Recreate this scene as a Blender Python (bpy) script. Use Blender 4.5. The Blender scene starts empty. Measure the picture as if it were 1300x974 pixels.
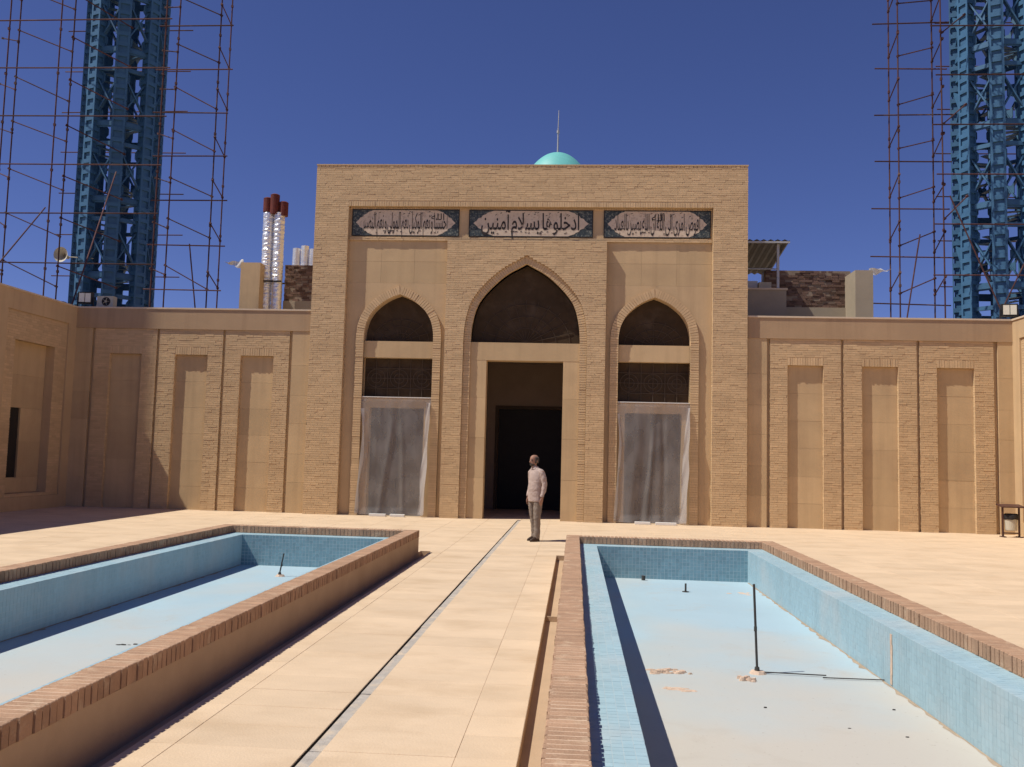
import bpy, bmesh, math, random
from mathutils import Vector, Matrix
random.seed(7)
PI = math.pi
sc = bpy.context.scene
C = sc.collection

# ------------------------------------------------------------ camera, sky, sun, exposure
FPX, PITCH, YAW, ROLL, CAMH = 1135.0, math.radians(4.61), math.radians(-4.15), math.radians(1.455), 1.65
fwd = Vector((math.sin(YAW)*math.cos(PITCH), math.cos(YAW)*math.cos(PITCH), math.sin(PITCH)))
right = Vector((math.cos(YAW), -math.sin(YAW), 0.0))
up = right.cross(fwd)
r2 = math.cos(ROLL)*right + math.sin(ROLL)*up
u2 = -math.sin(ROLL)*right + math.cos(ROLL)*up
cam_d = bpy.data.cameras.new('camera')
cam_d.sensor_fit = 'HORIZONTAL'; cam_d.sensor_width = 36.0
cam_d.lens = FPX/1300.0*36.0
cam_d.clip_start = 0.05; cam_d.clip_end = 3000
cam = bpy.data.objects.new('camera', cam_d); C.objects.link(cam)
M4 = Matrix.Identity(4)
for i in range(3):
    M4[i][0] = r2[i]; M4[i][1] = u2[i]; M4[i][2] = -fwd[i]
M4[2][3] = CAMH
cam.matrix_world = M4
sc.camera = cam

LX, LY = 0.61, 0.22                      # sunlight travels along (LX, LY, -1)
SUN_EL = math.atan2(1.0, math.hypot(LX, LY))
SUN_AZ = math.atan2(-LX, -LY)
w = bpy.data.worlds.new('World'); sc.world = w; w.use_nodes = True
nt = w.node_tree; bg = nt.nodes['Background']
sky = nt.nodes.new('ShaderNodeTexSky'); sky.sky_type = 'NISHITA'
sky.sun_disc = False; sky.sun_elevation = SUN_EL; sky.sun_rotation = SUN_AZ
sky.altitude = 2200; sky.air_density = 1.0; sky.dust_density = 0.15; sky.ozone_density = 8.0
tint = nt.nodes.new('ShaderNodeVectorMath'); tint.operation = 'MULTIPLY'; tint.inputs[1].default_value = (1.16, 0.97, 1.30)
nt.links.new(sky.outputs[0], tint.inputs[0]); nt.links.new(tint.outputs[0], bg.inputs[0]); bg.inputs[1].default_value = 0.062
sl = bpy.data.lights.new('sun', 'SUN'); sl.energy = 4.6; sl.angle = math.radians(0.53); sl.color = (1.0, 0.945, 0.85)
so = bpy.data.objects.new('sun', sl); C.objects.link(so)
so.rotation_euler = Vector((LX, LY, -1)).to_track_quat('-Z', 'Y').to_euler(); so.location = (-20, -7, 40)
vs = sc.view_settings
vs.view_transform = 'Standard'; vs.look = 'None'; vs.exposure = 0.1; vs.gamma = 1.0; vs.use_curve_mapping = False
sc.cycles.max_bounces = 8; sc.cycles.diffuse_bounces = 5; sc.cycles.transparent_max_bounces = 12

def in_view(p, m=0.02):
    d = Vector(p) - Vector((0, 0, CAMH)); z = d.dot(fwd)
    if z < 0.2: return False
    x = d.dot(r2)/z*FPX/650.0; y = d.dot(u2)/z*FPX/487.0
    return abs(x) < 1+m and abs(y) < 1+m

# ------------------------------------------------------------ materials
def mat(name, col, rough=0.85, var=0.12, scale=2.5, bump=0.0, bscale=80.0, tone=None, tamp=0.12, spec=0.25, metal=0.0,
        stain=None, scol=None, sscale=0.8, slo=0.52, shi=0.7, samt=0.6, stretch=None, streak=0.0):
    m = bpy.data.materials.new(name); m.use_nodes = True
    t = m.node_tree; N = t.nodes; L = t.links
    b = N['Principled BSDF']
    b.inputs['Roughness'].default_value = rough; b.inputs['Metallic'].default_value = metal
    b.inputs['Specular IOR Level'].default_value = spec
    g = N.new('ShaderNodeNewGeometry'); pos = g.outputs['Position']
    if stretch:
        mp = N.new('ShaderNodeMapping'); mp.inputs['Scale'].default_value = stretch
        L.new(pos, mp.inputs[0]); pos_s = mp.outputs[0]
    else: pos_s = pos
    n1 = N.new('ShaderNodeTexNoise'); n1.inputs['Scale'].default_value = scale; n1.inputs['Detail'].default_value = 6; n1.inputs['Roughness'].default_value = 0.65
    L.new(pos_s, n1.inputs['Vector'])
    mr = N.new('ShaderNodeMapRange'); mr.inputs[1].default_value = 0.25; mr.inputs[2].default_value = 0.75
    mr.inputs[3].default_value = 1-var; mr.inputs[4].default_value = 1+var; L.new(n1.outputs[0], mr.inputs[0])
    val = mr.outputs[0]
    if tone:
        if tone == 'attr':
            a = N.new('ShaderNodeAttribute'); a.attribute_name = 'tone'; s = a.outputs['Fac']
        else:
            a = N.new('ShaderNodeObjectInfo'); s = a.outputs['Random']
        m2 = N.new('ShaderNodeMapRange'); m2.inputs[3].default_value = 1-tamp; m2.inputs[4].default_value = 1+tamp
        L.new(s, m2.inputs[0])
        mu = N.new('ShaderNodeMath'); mu.operation = 'MULTIPLY'; L.new(val, mu.inputs[0]); L.new(m2.outputs[0], mu.inputs[1]); val = mu.outputs[0]
    vm = N.new('ShaderNodeVectorMath'); vm.operation = 'SCALE'; vm.inputs[0].default_value = col[:3]
    L.new(val, vm.inputs['Scale']); out = vm.outputs[0]
    if scol:
        n2 = N.new('ShaderNodeTexNoise'); n2.inputs['Scale'].default_value = sscale; n2.inputs['Detail'].default_value = 8; n2.inputs['Roughness'].default_value = 0.6
        L.new(pos_s, n2.inputs['Vector'])
        r = N.new('ShaderNodeMapRange'); r.inputs[1].default_value = slo; r.inputs[2].default_value = shi; r.inputs[3].default_value = 0; r.inputs[4].default_value = samt
        L.new(n2.outputs[0], r.inputs[0])
        mx = N.new('ShaderNodeMix'); mx.data_type = 'RGBA'; L.new(r.outputs[0], mx.inputs[0]); L.new(out, mx.inputs[6]); mx.inputs[7].default_value = (*scol, 1)
        out = mx.outputs[2]
    if streak:
        mp2 = N.new('ShaderNodeMapping'); mp2.inputs['Scale'].default_value = (4.5, 4.5, 0.22); L.new(pos, mp2.inputs[0])
        n4 = N.new('ShaderNodeTexNoise'); n4.inputs['Scale'].default_value = 1.0; n4.inputs['Detail'].default_value = 6; n4.inputs['Roughness'].default_value = 0.6
        L.new(mp2.outputs[0], n4.inputs['Vector'])
        r4 = N.new('ShaderNodeMapRange'); r4.inputs[1].default_value = 0.48; r4.inputs[2].default_value = 0.78; r4.inputs[3].default_value = 0; r4.inputs[4].default_value = streak; L.new(n4.outputs[0], r4.inputs[0])
        mx4 = N.new('ShaderNodeMix'); mx4.data_type = 'RGBA'; L.new(r4.outputs[0], mx4.inputs[0]); L.new(out, mx4.inputs[6]); mx4.inputs[7].default_value = (col[0]*.55, col[1]*.5, col[2]*.48, 1)
        out = mx4.outputs[2]
    L.new(out, b.inputs['Base Color'])
    if bump:
        n3 = N.new('ShaderNodeTexNoise'); n3.inputs['Scale'].default_value = bscale; n3.inputs['Detail'].default_value = 5
        L.new(pos, n3.inputs['Vector'])
        bp = N.new('ShaderNodeBump'); bp.inputs['Strength'].default_value = bump; bp.inputs['Distance'].default_value = 0.01
        L.new(n3.outputs[0], bp.inputs['Height']); L.new(bp.outputs[0], b.inputs['Normal'])
    return m

MT = {}
MT['brick'] = mat('facade_brick', (0.60, 0.428, 0.245), 0.9, 0.08, 3.0, 0.3, 90, 'attr', 0.115, streak=0.16, scol=(0.47, 0.32, 0.18), sscale=0.7, slo=0.46, shi=0.75, samt=0.55, stretch=(0.5, 0.5, 1.8))
MT['mortar'] = mat('mortar', (0.52, 0.37, 0.215), 0.95, 0.1, 4, 0.3, 70)
MT['stone'] = mat('wall_stone', (0.55, 0.395, 0.222), 0.85, 0.09, 1.1, 0.25, 45, 'obj', 0.07, streak=0.3, scol=(0.42, 0.29, 0.17), sscale=0.9, slo=0.45, shi=0.75, samt=0.6)
MT['band'] = mat('band_plaster', (0.43, 0.295, 0.175), 0.9, 0.08, 1.3, 0.3, 50, streak=0.35, scol=(0.36, 0.25, 0.16), sscale=0.6, slo=0.48, shi=0.75, samt=0.5)
MT['plaster'] = mat('plaster', (0.54, 0.385, 0.22), 0.9, 0.09, 1.3, 0.3, 50, streak=0.3, scol=(0.42, 0.29, 0.185), sscale=0.6, slo=0.48, shi=0.75, samt=0.45)
MT['cap'] = mat('cap_stone', (0.62, 0.50, 0.36), 0.85, 0.08, 3)
MT['slab'] = mat('paving_slab', (0.64, 0.49, 0.335), 0.85, 0.07, 2.2, 0.3, 60, 'obj', 0.05, scol=(0.47, 0.335, 0.205), sscale=1.5, slo=0.48, shi=0.74, samt=0.55, stretch=(0.8, 1.4, 1))
MT['joint'] = mat('slab_joint', (0.56, 0.42, 0.29), 0.95, 0.1, 5)
MT['ground'] = mat('ground_dust', (0.46, 0.36, 0.25), 0.95, 0.12, 0.3)
MT['grey'] = mat('drain_grey', (0.42, 0.38, 0.33), 0.9, 0.2, 12, 0.4, 60, scol=(0.62, 0.50, 0.36), sscale=5, slo=0.5, shi=0.65, samt=0.8)
MT['dark'] = mat('dark_void', (0.03, 0.026, 0.022), 0.95, 0.1, 3)
MT['coping'] = mat('coping_brick', (0.40, 0.25, 0.16), 0.9, 0.15, 9, 0.6, 70, 'obj', 0.13, scol=(0.60, 0.46, 0.32), sscale=7, slo=0.55, shi=0.7, samt=0.5)
MT['copingm'] = mat('coping_mortar', (0.61, 0.46, 0.33), 0.95, 0.15, 8, 0.3, 90)
MT['copstuff'] = mat('coping_brick_far', (0.40, 0.25, 0.16), 0.9, 0.15, 9, 0.6, 70, 'attr', 0.17, scol=(0.60, 0.46, 0.32), sscale=7, slo=0.55, shi=0.7, samt=0.5)
MT['poolwall'] = mat('pool_plaster', (0.46, 0.33, 0.215), 0.9, 0.10, 2, 0.3, 60, scol=(0.36, 0.24, 0.15), sscale=1.2, slo=0.5, shi=0.75, samt=0.5)
MT['tile'] = mat('blue_tile_lit', (0.33, 0.48, 0.54), 0.6, 0.06, 1.2, 0.08, 60, 'attr', 0.04, spec=0.3, streak=0.25, scol=(0.47, 0.52, 0.53), sscale=1.3, slo=0.48, shi=0.75, samt=0.75)  # paler copy of the pool tile, with stronger sunlight put into its colour
MT['tilefar'] = mat('blue_tile_dim', (0.19, 0.32, 0.37), 0.5, 0.06, 1.2, 0.08, 60, 'attr', 0.10, spec=0.4)  # darker copy of the tile; the end wall's grazing-light dimness is painted in
MT['grout'] = mat('tile_grout', (0.44, 0.52, 0.54), 0.9, 0.1, 5)
MT['wood'] = mat('dark_screen', (0.085, 0.06, 0.042), 0.8, 0.25, 3, 0, 40)
MT['steel'] = mat('blue_painted_steel', (0.052, 0.14, 0.25), 0.5, 0.15, 1.5, 0.1, 40, spec=0.35, scol=(0.03, 0.075, 0.14), sscale=2, slo=0.5, shi=0.75, samt=0.6)
MT['rust'] = mat('rusty_tube', (0.075, 0.034, 0.032), 0.85, 0.3, 4, 0, 40, 'obj', 0.4, scol=(0.17, 0.11, 0.085), sscale=1.2, slo=0.57, shi=0.7, samt=0.6)
MT['foil'] = mat('silver_foil', (0.86, 0.86, 0.85), 0.42, 0.05, 3, 1.0, 26, metal=0.85)
MT['redcap'] = mat('red_cowl', (0.13, 0.03, 0.022), 0.7, 0.2, 6)
MT['dbrick'] = mat('old_dark_brick', (0.16, 0.10, 0.075), 0.95, 0.25, 5, 0.6, 60, 'attr', 0.45)
MT['dmortar'] = mat('old_mortar', (0.26, 0.20, 0.15), 0.95, 0.2, 6)
MT['vest'] = mat('vestibule_brown', (0.30, 0.215, 0.155), 0.8, 0.12, 2, 0.2, 40)  # even brown, darker than the wall plaster
MT['greywall'] = mat('grey_render', (0.36, 0.30, 0.22), 0.95, 0.1, 1.5, 0.2, 50)
MT['metal'] = mat('grey_metal', (0.45, 0.45, 0.44), 0.5, 0.1, 4, metal=0.3)
MT['tinroof'] = mat('corrugated_tin', (0.20, 0.19, 0.18), 0.6, 0.15, 4, metal=0.2)
MT['dome'] = mat('turquoise_tile', (0.16, 0.50, 0.46), 0.45, 0.06, 3, 0.1, 60, spec=0.5)
MT['black'] = mat('black_paint', (0.025, 0.022, 0.022), 0.6, 0.2, 5)
MT['brownm'] = mat('brown_paint', (0.07, 0.03, 0.025), 0.5, 0.2, 5, spec=0.4)
MT['white'] = mat('white_plastic', (0.72, 0.70, 0.66), 0.7, 0.05, 5)
MT['beige'] = mat('beige_metal', (0.50, 0.46, 0.36), 0.6, 0.08, 6)
MT['lens'] = mat('lamp_glass', (0.75, 0.70, 0.55), 0.25, 0.05, 9, spec=0.6)
MT['letters'] = mat('letter_black', (0.04, 0.032, 0.028), 0.6, 0.1, 5)
MT['cart'] = mat('cartouche_tile', (0.62, 0.50, 0.37), 0.5, 0.1, 6, scol=(0.36, 0.26, 0.19), sscale=16, slo=0.54, shi=0.62, samt=0.5)
MT['teal'] = mat('teal_mosaic', (0.045, 0.058, 0.062), 0.5, 0.3, 8, scol=(0.22, 0.23, 0.19), sscale=21, slo=0.50, shi=0.62, samt=0.75)
MT['rubble'] = mat('broken_plaster', (0.60, 0.45, 0.34), 0.95, 0.2, 15, 0.6, 60)
MT['debrisdark'] = mat('dark_scrap', (0.06, 0.055, 0.05), 0.8, 0.3, 15)
MT['silt'] = mat('brown_silt', (0.36, 0.28, 0.20), 0.95, 0.2, 8)
MT['skin'] = mat('skin', (0.33, 0.18, 0.125), 0.55, 0.06, 20)
MT['hair'] = mat('grey_hair', (0.075, 0.062, 0.054), 0.9, 0.3, 90)
MT['shirt'] = mat('pale_shirt', (0.42, 0.325, 0.285), 0.9, 0.06, 14, 0.5, 16)
MT['trouser'] = mat('taupe_trousers', (0.23, 0.185, 0.15), 0.9, 0.08, 12, 0.5, 14)
MT['shoe'] = mat('brown_shoe', (0.05, 0.03, 0.02), 0.5, 0.1, 10)
MT['nose'] = mat('dark_eye', (0.03, 0.02, 0.018), 0.4, 0.1, 10)

# floor paint of the pools: pale blue with dusty beige areas
def floor_mat():
    m = mat('pool_floor_paint', (0.37, 0.50, 0.56), 0.8, 0.05, 0.8, 0.12, 40)
    t = m.node_tree; N = t.nodes; L = t.links; b = N['Principled BSDF']
    src = b.inputs['Base Color'].links[0].from_socket
    g = N.new('ShaderNodeNewGeometry'); sp = N.new('ShaderNodeSeparateXYZ'); L.new(g.outputs['Position'], sp.inputs[0])
    n = N.new('ShaderNodeTexNoise'); n.inputs['Scale'].default_value = 0.55; n.inputs['Detail'].default_value = 7
    L.new(g.outputs['Position'], n.inputs['Vector'])
    r = N.new('ShaderNodeMapRange'); r.inputs[1].default_value = 10.5; r.inputs[2].default_value = 6.0; r.inputs[3].default_value = -0.15; r.inputs[4].default_value = 0.38; L.new(sp.outputs[1], r.inputs[0])
    ad = N.new('ShaderNodeMath'); ad.operation = 'ADD'; L.new(r.outputs[0], ad.inputs[0]); L.new(n.outputs[0], ad.inputs[1])
    r3 = N.new('ShaderNodeMapRange'); r3.inputs[1].default_value = 0.35; r3.inputs[2].default_value = 0.8; r3.inputs[3].default_value = 0.0; r3.inputs[4].default_value = 0.85; L.new(ad.outputs[0], r3.inputs[0])
    mx = N.new('ShaderNodeMix'); mx.data_type = 'RGBA'; L.new(r3.outputs[0], mx.inputs[0]); L.new(src, mx.inputs[6]); mx.inputs[7].default_value = (0.53, 0.47, 0.39, 1)
    n5 = N.new('ShaderNodeTexNoise'); n5.inputs['Scale'].default_value = 1.7; n5.inputs['Detail'].default_value = 12; n5.inputs['Roughness'].default_value = 0.7; n5.inputs['Distortion'].default_value = 0.6
    L.new(g.outputs['Position'], n5.inputs['Vector'])
    r5 = N.new('ShaderNodeMapRange'); r5.inputs[1].default_value = 0.56; r5.inputs[2].default_value = 0.72; r5.inputs[3].default_value = 0; r5.inputs[4].default_value = 0.45; L.new(n5.outputs[0], r5.inputs[0])
    mx5 = N.new('ShaderNodeMix'); mx5.data_type = 'RGBA'; L.new(r5.outputs[0], mx5.inputs[0]); L.new(mx.outputs[2], mx5.inputs[6]); mx5.inputs[7].default_value = (0.44, 0.40, 0.34, 1)
    n6 = N.new('ShaderNodeTexNoise'); n6.inputs['Scale'].default_value = 30; n6.inputs['Detail'].default_value = 4; L.new(g.outputs['Position'], n6.inputs['Vector'])
    r6 = N.new('ShaderNodeMapRange'); r6.inputs[1].default_value = 0.68; r6.inputs[2].default_value = 0.74; r6.inputs[3].default_value = 0; r6.inputs[4].default_value = 0.5; L.new(n6.outputs[0], r6.inputs[0])
    mx6 = N.new('ShaderNodeMix'); mx6.data_type = 'RGBA'; L.new(r6.outputs[0], mx6.inputs[0]); L.new(mx5.outputs[2], mx6.inputs[6]); mx6.inputs[7].default_value = (0.30, 0.25, 0.20, 1)
    L.new(mx6.outputs[2], b.inputs['Base Color'])
    return m
MT['floor'] = floor_mat()

def film_mat(lo=0.15, hi=0.32):
    m = bpy.data.materials.new('milky_plastic_film'); m.use_nodes = True
    t = m.node_tree; N = t.nodes; L = t.links
    out = N['Material Output']; b = N['Principled BSDF']
    b.inputs['Base Color'].default_value = (0.62, 0.59, 0.57, 1); b.inputs['Roughness'].default_value = 0.35
    tr = N.new('ShaderNodeBsdfTransparent'); tr.inputs[0].default_value = (0.92, 0.91, 0.90, 1)
    tl = N.new('ShaderNodeBsdfTranslucent'); tl.inputs[0].default_value = (0.6, 0.58, 0.56, 1)
    m1 = N.new('ShaderNodeMixShader'); m1.inputs[0].default_value = 0.35; L.new(b.outputs[0], m1.inputs[1]); L.new(tl.outputs[0], m1.inputs[2])
    n = N.new('ShaderNodeTexNoise'); n.inputs['Scale'].default_value = 3.0; n.inputs['Detail'].default_value = 5
    g = N.new('ShaderNodeNewGeometry'); mp = N.new('ShaderNodeMapping'); mp.inputs['Scale'].default_value = (1.0, 1, 0.6); L.new(g.outputs['Position'], mp.inputs[0]); L.new(mp.outputs[0], n.inputs['Vector'])
    r = N.new('ShaderNodeMapRange'); r.inputs[1].default_value = 0.3; r.inputs[2].default_value = 0.7; r.inputs[3].default_value = lo; r.inputs[4].default_value = hi; L.new(n.outputs[0], r.inputs[0])
    m2 = N.new('ShaderNodeMixShader'); L.new(r.outputs[0], m2.inputs[0]); L.new(tr.outputs[0], m2.inputs[1]); L.new(m1.outputs[0], m2.inputs[2])
    L.new(m2.outputs[0], out.inputs[0])
    return m
MT['film'] = film_mat(0.25, 0.42)
MT['film2'] = film_mat(0.6, 0.85)

def glass_mat():
    m = mat('dusty_dark_glass', (0.062, 0.042, 0.026), 0.6, 0.3, 2.0, 0, 40, spec=0.05, scol=(0.11, 0.08, 0.055), sscale=2.2, slo=0.52, shi=0.7, samt=0.6)
    return m
MT['glass'] = glass_mat()

# ------------------------------------------------------------ mesh helpers
class MB:
    def __init__(s): s.v = []; s.f = []; s.t = []
    def quad(s, a, b, c, d, t=0.5):
        n = len(s.v); s.v += [a, b, c, d]; s.f.append((n, n+1, n+2, n+3)); s.t.append(t)
    def poly(s, pts, t=0.5):
        n = len(s.v); s.v += list(pts); s.f.append(tuple(range(n, n+len(pts)))); s.t.append(t)
    def box(s, x0, x1, y0, y1, z0, z1, t=0.5):
        n = len(s.v)
        s.v += [(x0,y0,z0),(x1,y0,z0),(x1,y1,z0),(x0,y1,z0),(x0,y0,z1),(x1,y0,z1),(x1,y1,z1),(x0,y1,z1)]
        for f in ((0,3,2,1),(4,5,6,7),(0,1,5,4),(1,2,6,5),(2,3,7,6),(3,0,4,7)):
            s.f.append(tuple(n+i for i in f)); s.t.append(t)
        return s
    def bar(s, p, q, wd, ht, upv=(0,0,1), t=0.5):
        p = Vector(p); q = Vector(q); d = (q-p).normalized(); u = Vector(upv)
        if abs(d.dot(u)) > 0.98: u = Vector((1,0,0))
        sd = d.cross(u).normalized(); u = sd.cross(d).normalized()
        n = len(s.v)
        for c in (p, q):
            for (a, b) in ((-1,-1),(1,-1),(1,1),(-1,1)):
                s.v.append(tuple(c + sd*a*wd/2 + u*b*ht/2))
        for f in ((0,1,2,3),(7,6,5,4),(0,4,5,1),(1,5,6,2),(2,6,7,3),(3,7,4,0)):
            s.f.append(tuple(n+i for i in f)); s.t.append(t)
        return s
    def tube(s, p, q, r, seg=8, r1=None, t=0.5, caps=True):
        p = Vector(p); q = Vector(q); d = (q-p).normalized(); u = Vector((0,0,1))
        if abs(d.dot(u)) > 0.98: u = Vector((1,0,0))
        a = d.cross(u).normalized(); b = d.cross(a)
        r1 = r if r1 is None else r1; n = len(s.v)
        for c, rr in ((p, r), (q, r1)):
            for i in range(seg):
                an = 2*PI*i/seg; s.v.append(tuple(c + (a*math.cos(an)+b*math.sin(an))*rr))
        for i in range(seg):
            j = (i+1) % seg; s.f.append((n+i, n+j, n+seg+j, n+seg+i)); s.t.append(t)
        if caps:
            s.f.append(tuple(n+i for i in range(seg-1, -1, -1))); s.t.append(t)
            s.f.append(tuple(n+seg+i for i in range(seg))); s.t.append(t)
        return s
    def rings(s, rings, t=0.5, caps=True):
        # list of rings of points with equal counts
        n = len(s.v); k = len(rings[0])
        for r in rings: s.v += [tuple(p) for p in r]
        for a in range(len(rings)-1):
            for i in range(k):
                j = (i+1) % k
                s.f.append((n+a*k+i, n+a*k+j, n+(a+1)*k+j, n+(a+1)*k+i)); s.t.append(t)
        if caps:
            s.f.append(tuple(n+i for i in range(k-1,-1,-1))); s.t.append(t)
            s.f.append(tuple(n+(len(rings)-1)*k+i for i in range(k))); s.t.append(t)
        return s
    def mesh(s, name, m, smooth=False, tone=False, fix=False):
        me = bpy.data.meshes.new(name); me.from_pydata(s.v, [], s.f)
        if tone:
            a = me.attributes.new('tone', 'FLOAT', 'FACE'); a.data.foreach_set('value', s.t)
        if m: me.materials.append(m)
        if fix:
            bm = bmesh.new(); bm.from_mesh(me); bmesh.ops.recalc_face_normals(bm, faces=bm.faces); bm.to_mesh(me); bm.free()
        if smooth:
            me.polygons.foreach_set('use_smooth', [True]*len(me.polygons))
        me.update(); return me
    def build(s, name, m, parent=None, smooth=False, tone=False, kind=None, fix=False):
        return link(name, s.mesh(name, m, smooth, tone, fix), parent, kind)

def link(name, me, parent=None, kind=None):
    o = bpy.data.objects.new(name, me); C.objects.link(o)
    if parent: o.parent = parent
    if kind: o['kind'] = kind
    return o
def tag(o, label, cat, group=None):
    o['label'] = label; o['category'] = cat
    if group: o['group'] = group
    return o
def thing(name, label, cat, loc=(0,0,0), group=None):
    o = bpy.data.objects.new(name, None); C.objects.link(o); o.location = loc
    o.empty_display_size = 0.2
    return tag(o, label, cat, group)
def struct(name, mb, m, **k):
    o = mb.build(name, m, **k); o['kind'] = 'structure'; return o
R = random.uniform

# ------------------------------------------------------------ measures (metres; X right, Y away from camera, Z up)
YF = 23.09            # front of the portal brickwork
YW = 23.24            # front of the side walls' brickwork
WH = 5.39             # side wall height
AX = -1.37            # axis of the portal
XL, XR = -13.6, 10.94 # faces of the left and right wings
PX0, PX1, PTOP = -7.08, 4.34, 9.31
POOLS = ((-5.90, -2.58), (-0.11, 3.22)); PY0, PY1 = 0.6, 14.95
CZ = 0.37             # top of the coping
LZ = 0.25             # pool ledge
FZ = -0.24            # pool floor

# ------------------------------------------------------------ ground and pavement
gm = MB(); G = 700.0
def ring_quads(mb, ox0, ox1, oy0, oy1, ix0, ix1, iy0, iy1, z):
    mb.quad((ox0,oy0,z),(ox1,oy0,z),(ox1,iy0,z),(ox0,iy0,z)); mb.quad((ox0,iy1,z),(ox1,iy1,z),(ox1,oy1,z),(ox0,oy1,z))
    mb.quad((ox0,iy0,z),(ix0,iy0,z),(ix0,iy1,z),(ox0,iy1,z)); mb.quad((ix1,iy0,z),(ox1,iy0,z),(ox1,iy1,z),(ix1,iy1,z))
CY0, CY1 = -8.0, YW+0.02
ring_quads(gm, -G, G, -G, G, XL-0.2, XR+0.2, CY0, CY1+6, -0.05)
struct('ground', gm, MT['ground'])

GUT = {0: (-2.58, -2.41), 1: (-0.28, -0.11)}     # overflow gutters beside the pools
GY1 = 15.22
# holes in the paving: (x0,x1,y0,y1)
HOLES = [(POOLS[0][0], POOLS[0][1], PY0, PY1), (POOLS[1][0], POOLS[1][1], PY0, PY1),
         (GUT[0][0], GUT[0][1], PY0, GY1), (GUT[1][0], GUT[1][1], PY0, GY1)]
CHX0, CHX1 = -1.452, -1.362
xw = [round(-0.62+0.79*i, 4) for i in range(-17, 16)]
xw = [XL-0.1]+[x for x in xw if XL < x < XR and abs(x+1.41) > .1]+[CHX0, CHX1, XR+0.1]
xw = sorted(xw)
near = sorted(set([x for x in xw if x < POOLS[0][0]-.3 or x > POOLS[1][1]+.3 or -2.3 < x < -0.5] +
    [POOLS[0][0], POOLS[0][1], GUT[0][1], GUT[1][0], POOLS[1][0], POOLS[1][1]]))
ye_n = [CY0+0.4*i for i in range(int((PY0-CY0)/0.4)+1)]
y = PY0
while y < GY1-0.25: ye_n.append(y); y += 0.4
ye_n += [PY1, GY1]
ye_n = sorted(set(round(v, 4) for v in ye_n))
ye_n = [v for v in ye_n if not (0 < abs(v-PY1) < .12 or 0 < abs(v-PY0) < .12)]
ye_f = [GY1]; y = GY1+0.4
while y < CY1-0.25: ye_f.append(y); y += 0.4
ye_f = [v for v in ye_f if abs(v-YF-.05) > .15]+[YF+.05, CY1+6.1]; ye_f.sort()
def in_hole(x, y): return any(a < x < b and c < y < d for a, b, c, d in HOLES)
base = MB(); slabs = []
for xe, ye in ((near, ye_n), (xw, ye_f)):
  for i in range(len(xe)-1):
    for j in range(len(ye)-1):
        x0, x1, y0, y1 = xe[i], xe[i+1], ye[j], ye[j+1]; cx, cy = (x0+x1)/2, (y0+y1)/2
        if x1-x0 < 0.01 or y1-y0 < 0.01 or in_hole(cx, cy): continue
        if abs(x0-CHX0) < 1e-3 and abs(x1-CHX1) < 1e-3 and y0 < YF: continue
        base.quad((x0,y0,-0.0026),(x1,y0,-0.0026),(x1,y1,-0.0026),(x0,y1,-0.0026))
        slabs.append((x0, x1, y0, y1))
pave = struct('pavement', base, MT['joint'])
def slab_geo(mb, x0, x1, y0, y1, t):
    g = 0.0018; dz = R(-0.0007, 0.0009); e = 0.0016
    x0 += g; x1 -= g; y0 += g; y1 -= g
    zs = [dz+R(-0.0004, 0.0004) for _ in range(4)]
    n = len(mb.v)
    mb.v += [(x0,y0,-0.012),(x1,y0,-0.012),(x1,y1,-0.012),(x0,y1,-0.012),
             (x0,y0,zs[0]-e),(x1,y0,zs[1]-e),(x1,y1,zs[2]-e),(x0,y1,zs[3]-e),
             (x0+e,y0+e,zs[0]),(x1-e,y0+e,zs[1]),(x1-e,y1-e,zs[2]),(x0+e,y1-e,zs[3])]
    for f in ((8,9,10,11),(0,1,5,4),(1,2,6,5),(2,3,7,6),(3,0,4,7),(4,5,9,8),(5,6,10,9),(6,7,11,10),(7,4,8,11)):
        mb.f.append(tuple(n+k for k in f)); mb.t.append(t)
vis = sorted([s for s in slabs if in_view(((s[0]+s[1])/2, (s[2]+s[3])/2, 0)) and s[1]-s[0] > 0.3], key=lambda s: s[2])
pick = set(vis[:290])
far = MB()
for s in slabs:
    if s in pick:
        m = MB(); slab_geo(m, *s, 0.5); m.build('paving_slab', MT['slab'], pave)
    else: slab_geo(far, *s, R(0, 1))
MT['slabfar'] = mat('paving_slab_far', (0.64, 0.49, 0.335), 0.85, 0.07, 2.2, 0.3, 60, 'attr', 0.035, scol=(0.47, 0.335, 0.205), sscale=1.5, slo=0.48, shi=0.74, samt=0.55, stretch=(0.8, 1.4, 1))
far.build('paving_slabs', MT['slabfar'], pave, tone=True, kind='stuff')
# gutters
for i, (a, b) in GUT.items():
    g = MB(); zb = -0.085
    g.quad((a,PY0,zb),(b,PY0,zb),(b,GY1,zb),(a,GY1,zb))
    if i == 0:
        g.quad((b,PY0,zb),(b,PY0,-0.004),(b,GY1,-0.004),(b,GY1,zb)); g.quad((a,PY1,zb),(a,GY1,zb),(a,GY1,-0.004),(a,PY1,-0.004))
    else:
        g.quad((a,PY0,zb),(a,GY1,zb),(a,GY1,-0.004),(a,PY0,-0.004)); g.quad((b,PY1,zb),(b,PY1,-0.004),(b,GY1,-0.004),(b,GY1,zb))
    g.quad((a,GY1,zb),(b,GY1,zb),(b,GY1,-0.004),(a,GY1,-0.004)); g.quad((a,PY0,zb),(a,PY0,-0.004),(b,PY0,-0.004),(b,PY0,zb))
    for yy in ((9.6,) if i else ()):
        g.box(a+0.002, b-0.003, yy, yy+0.018, zb+0.002, -0.03)
    g.build('gutter', MT['poolwall'], pave)
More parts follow.
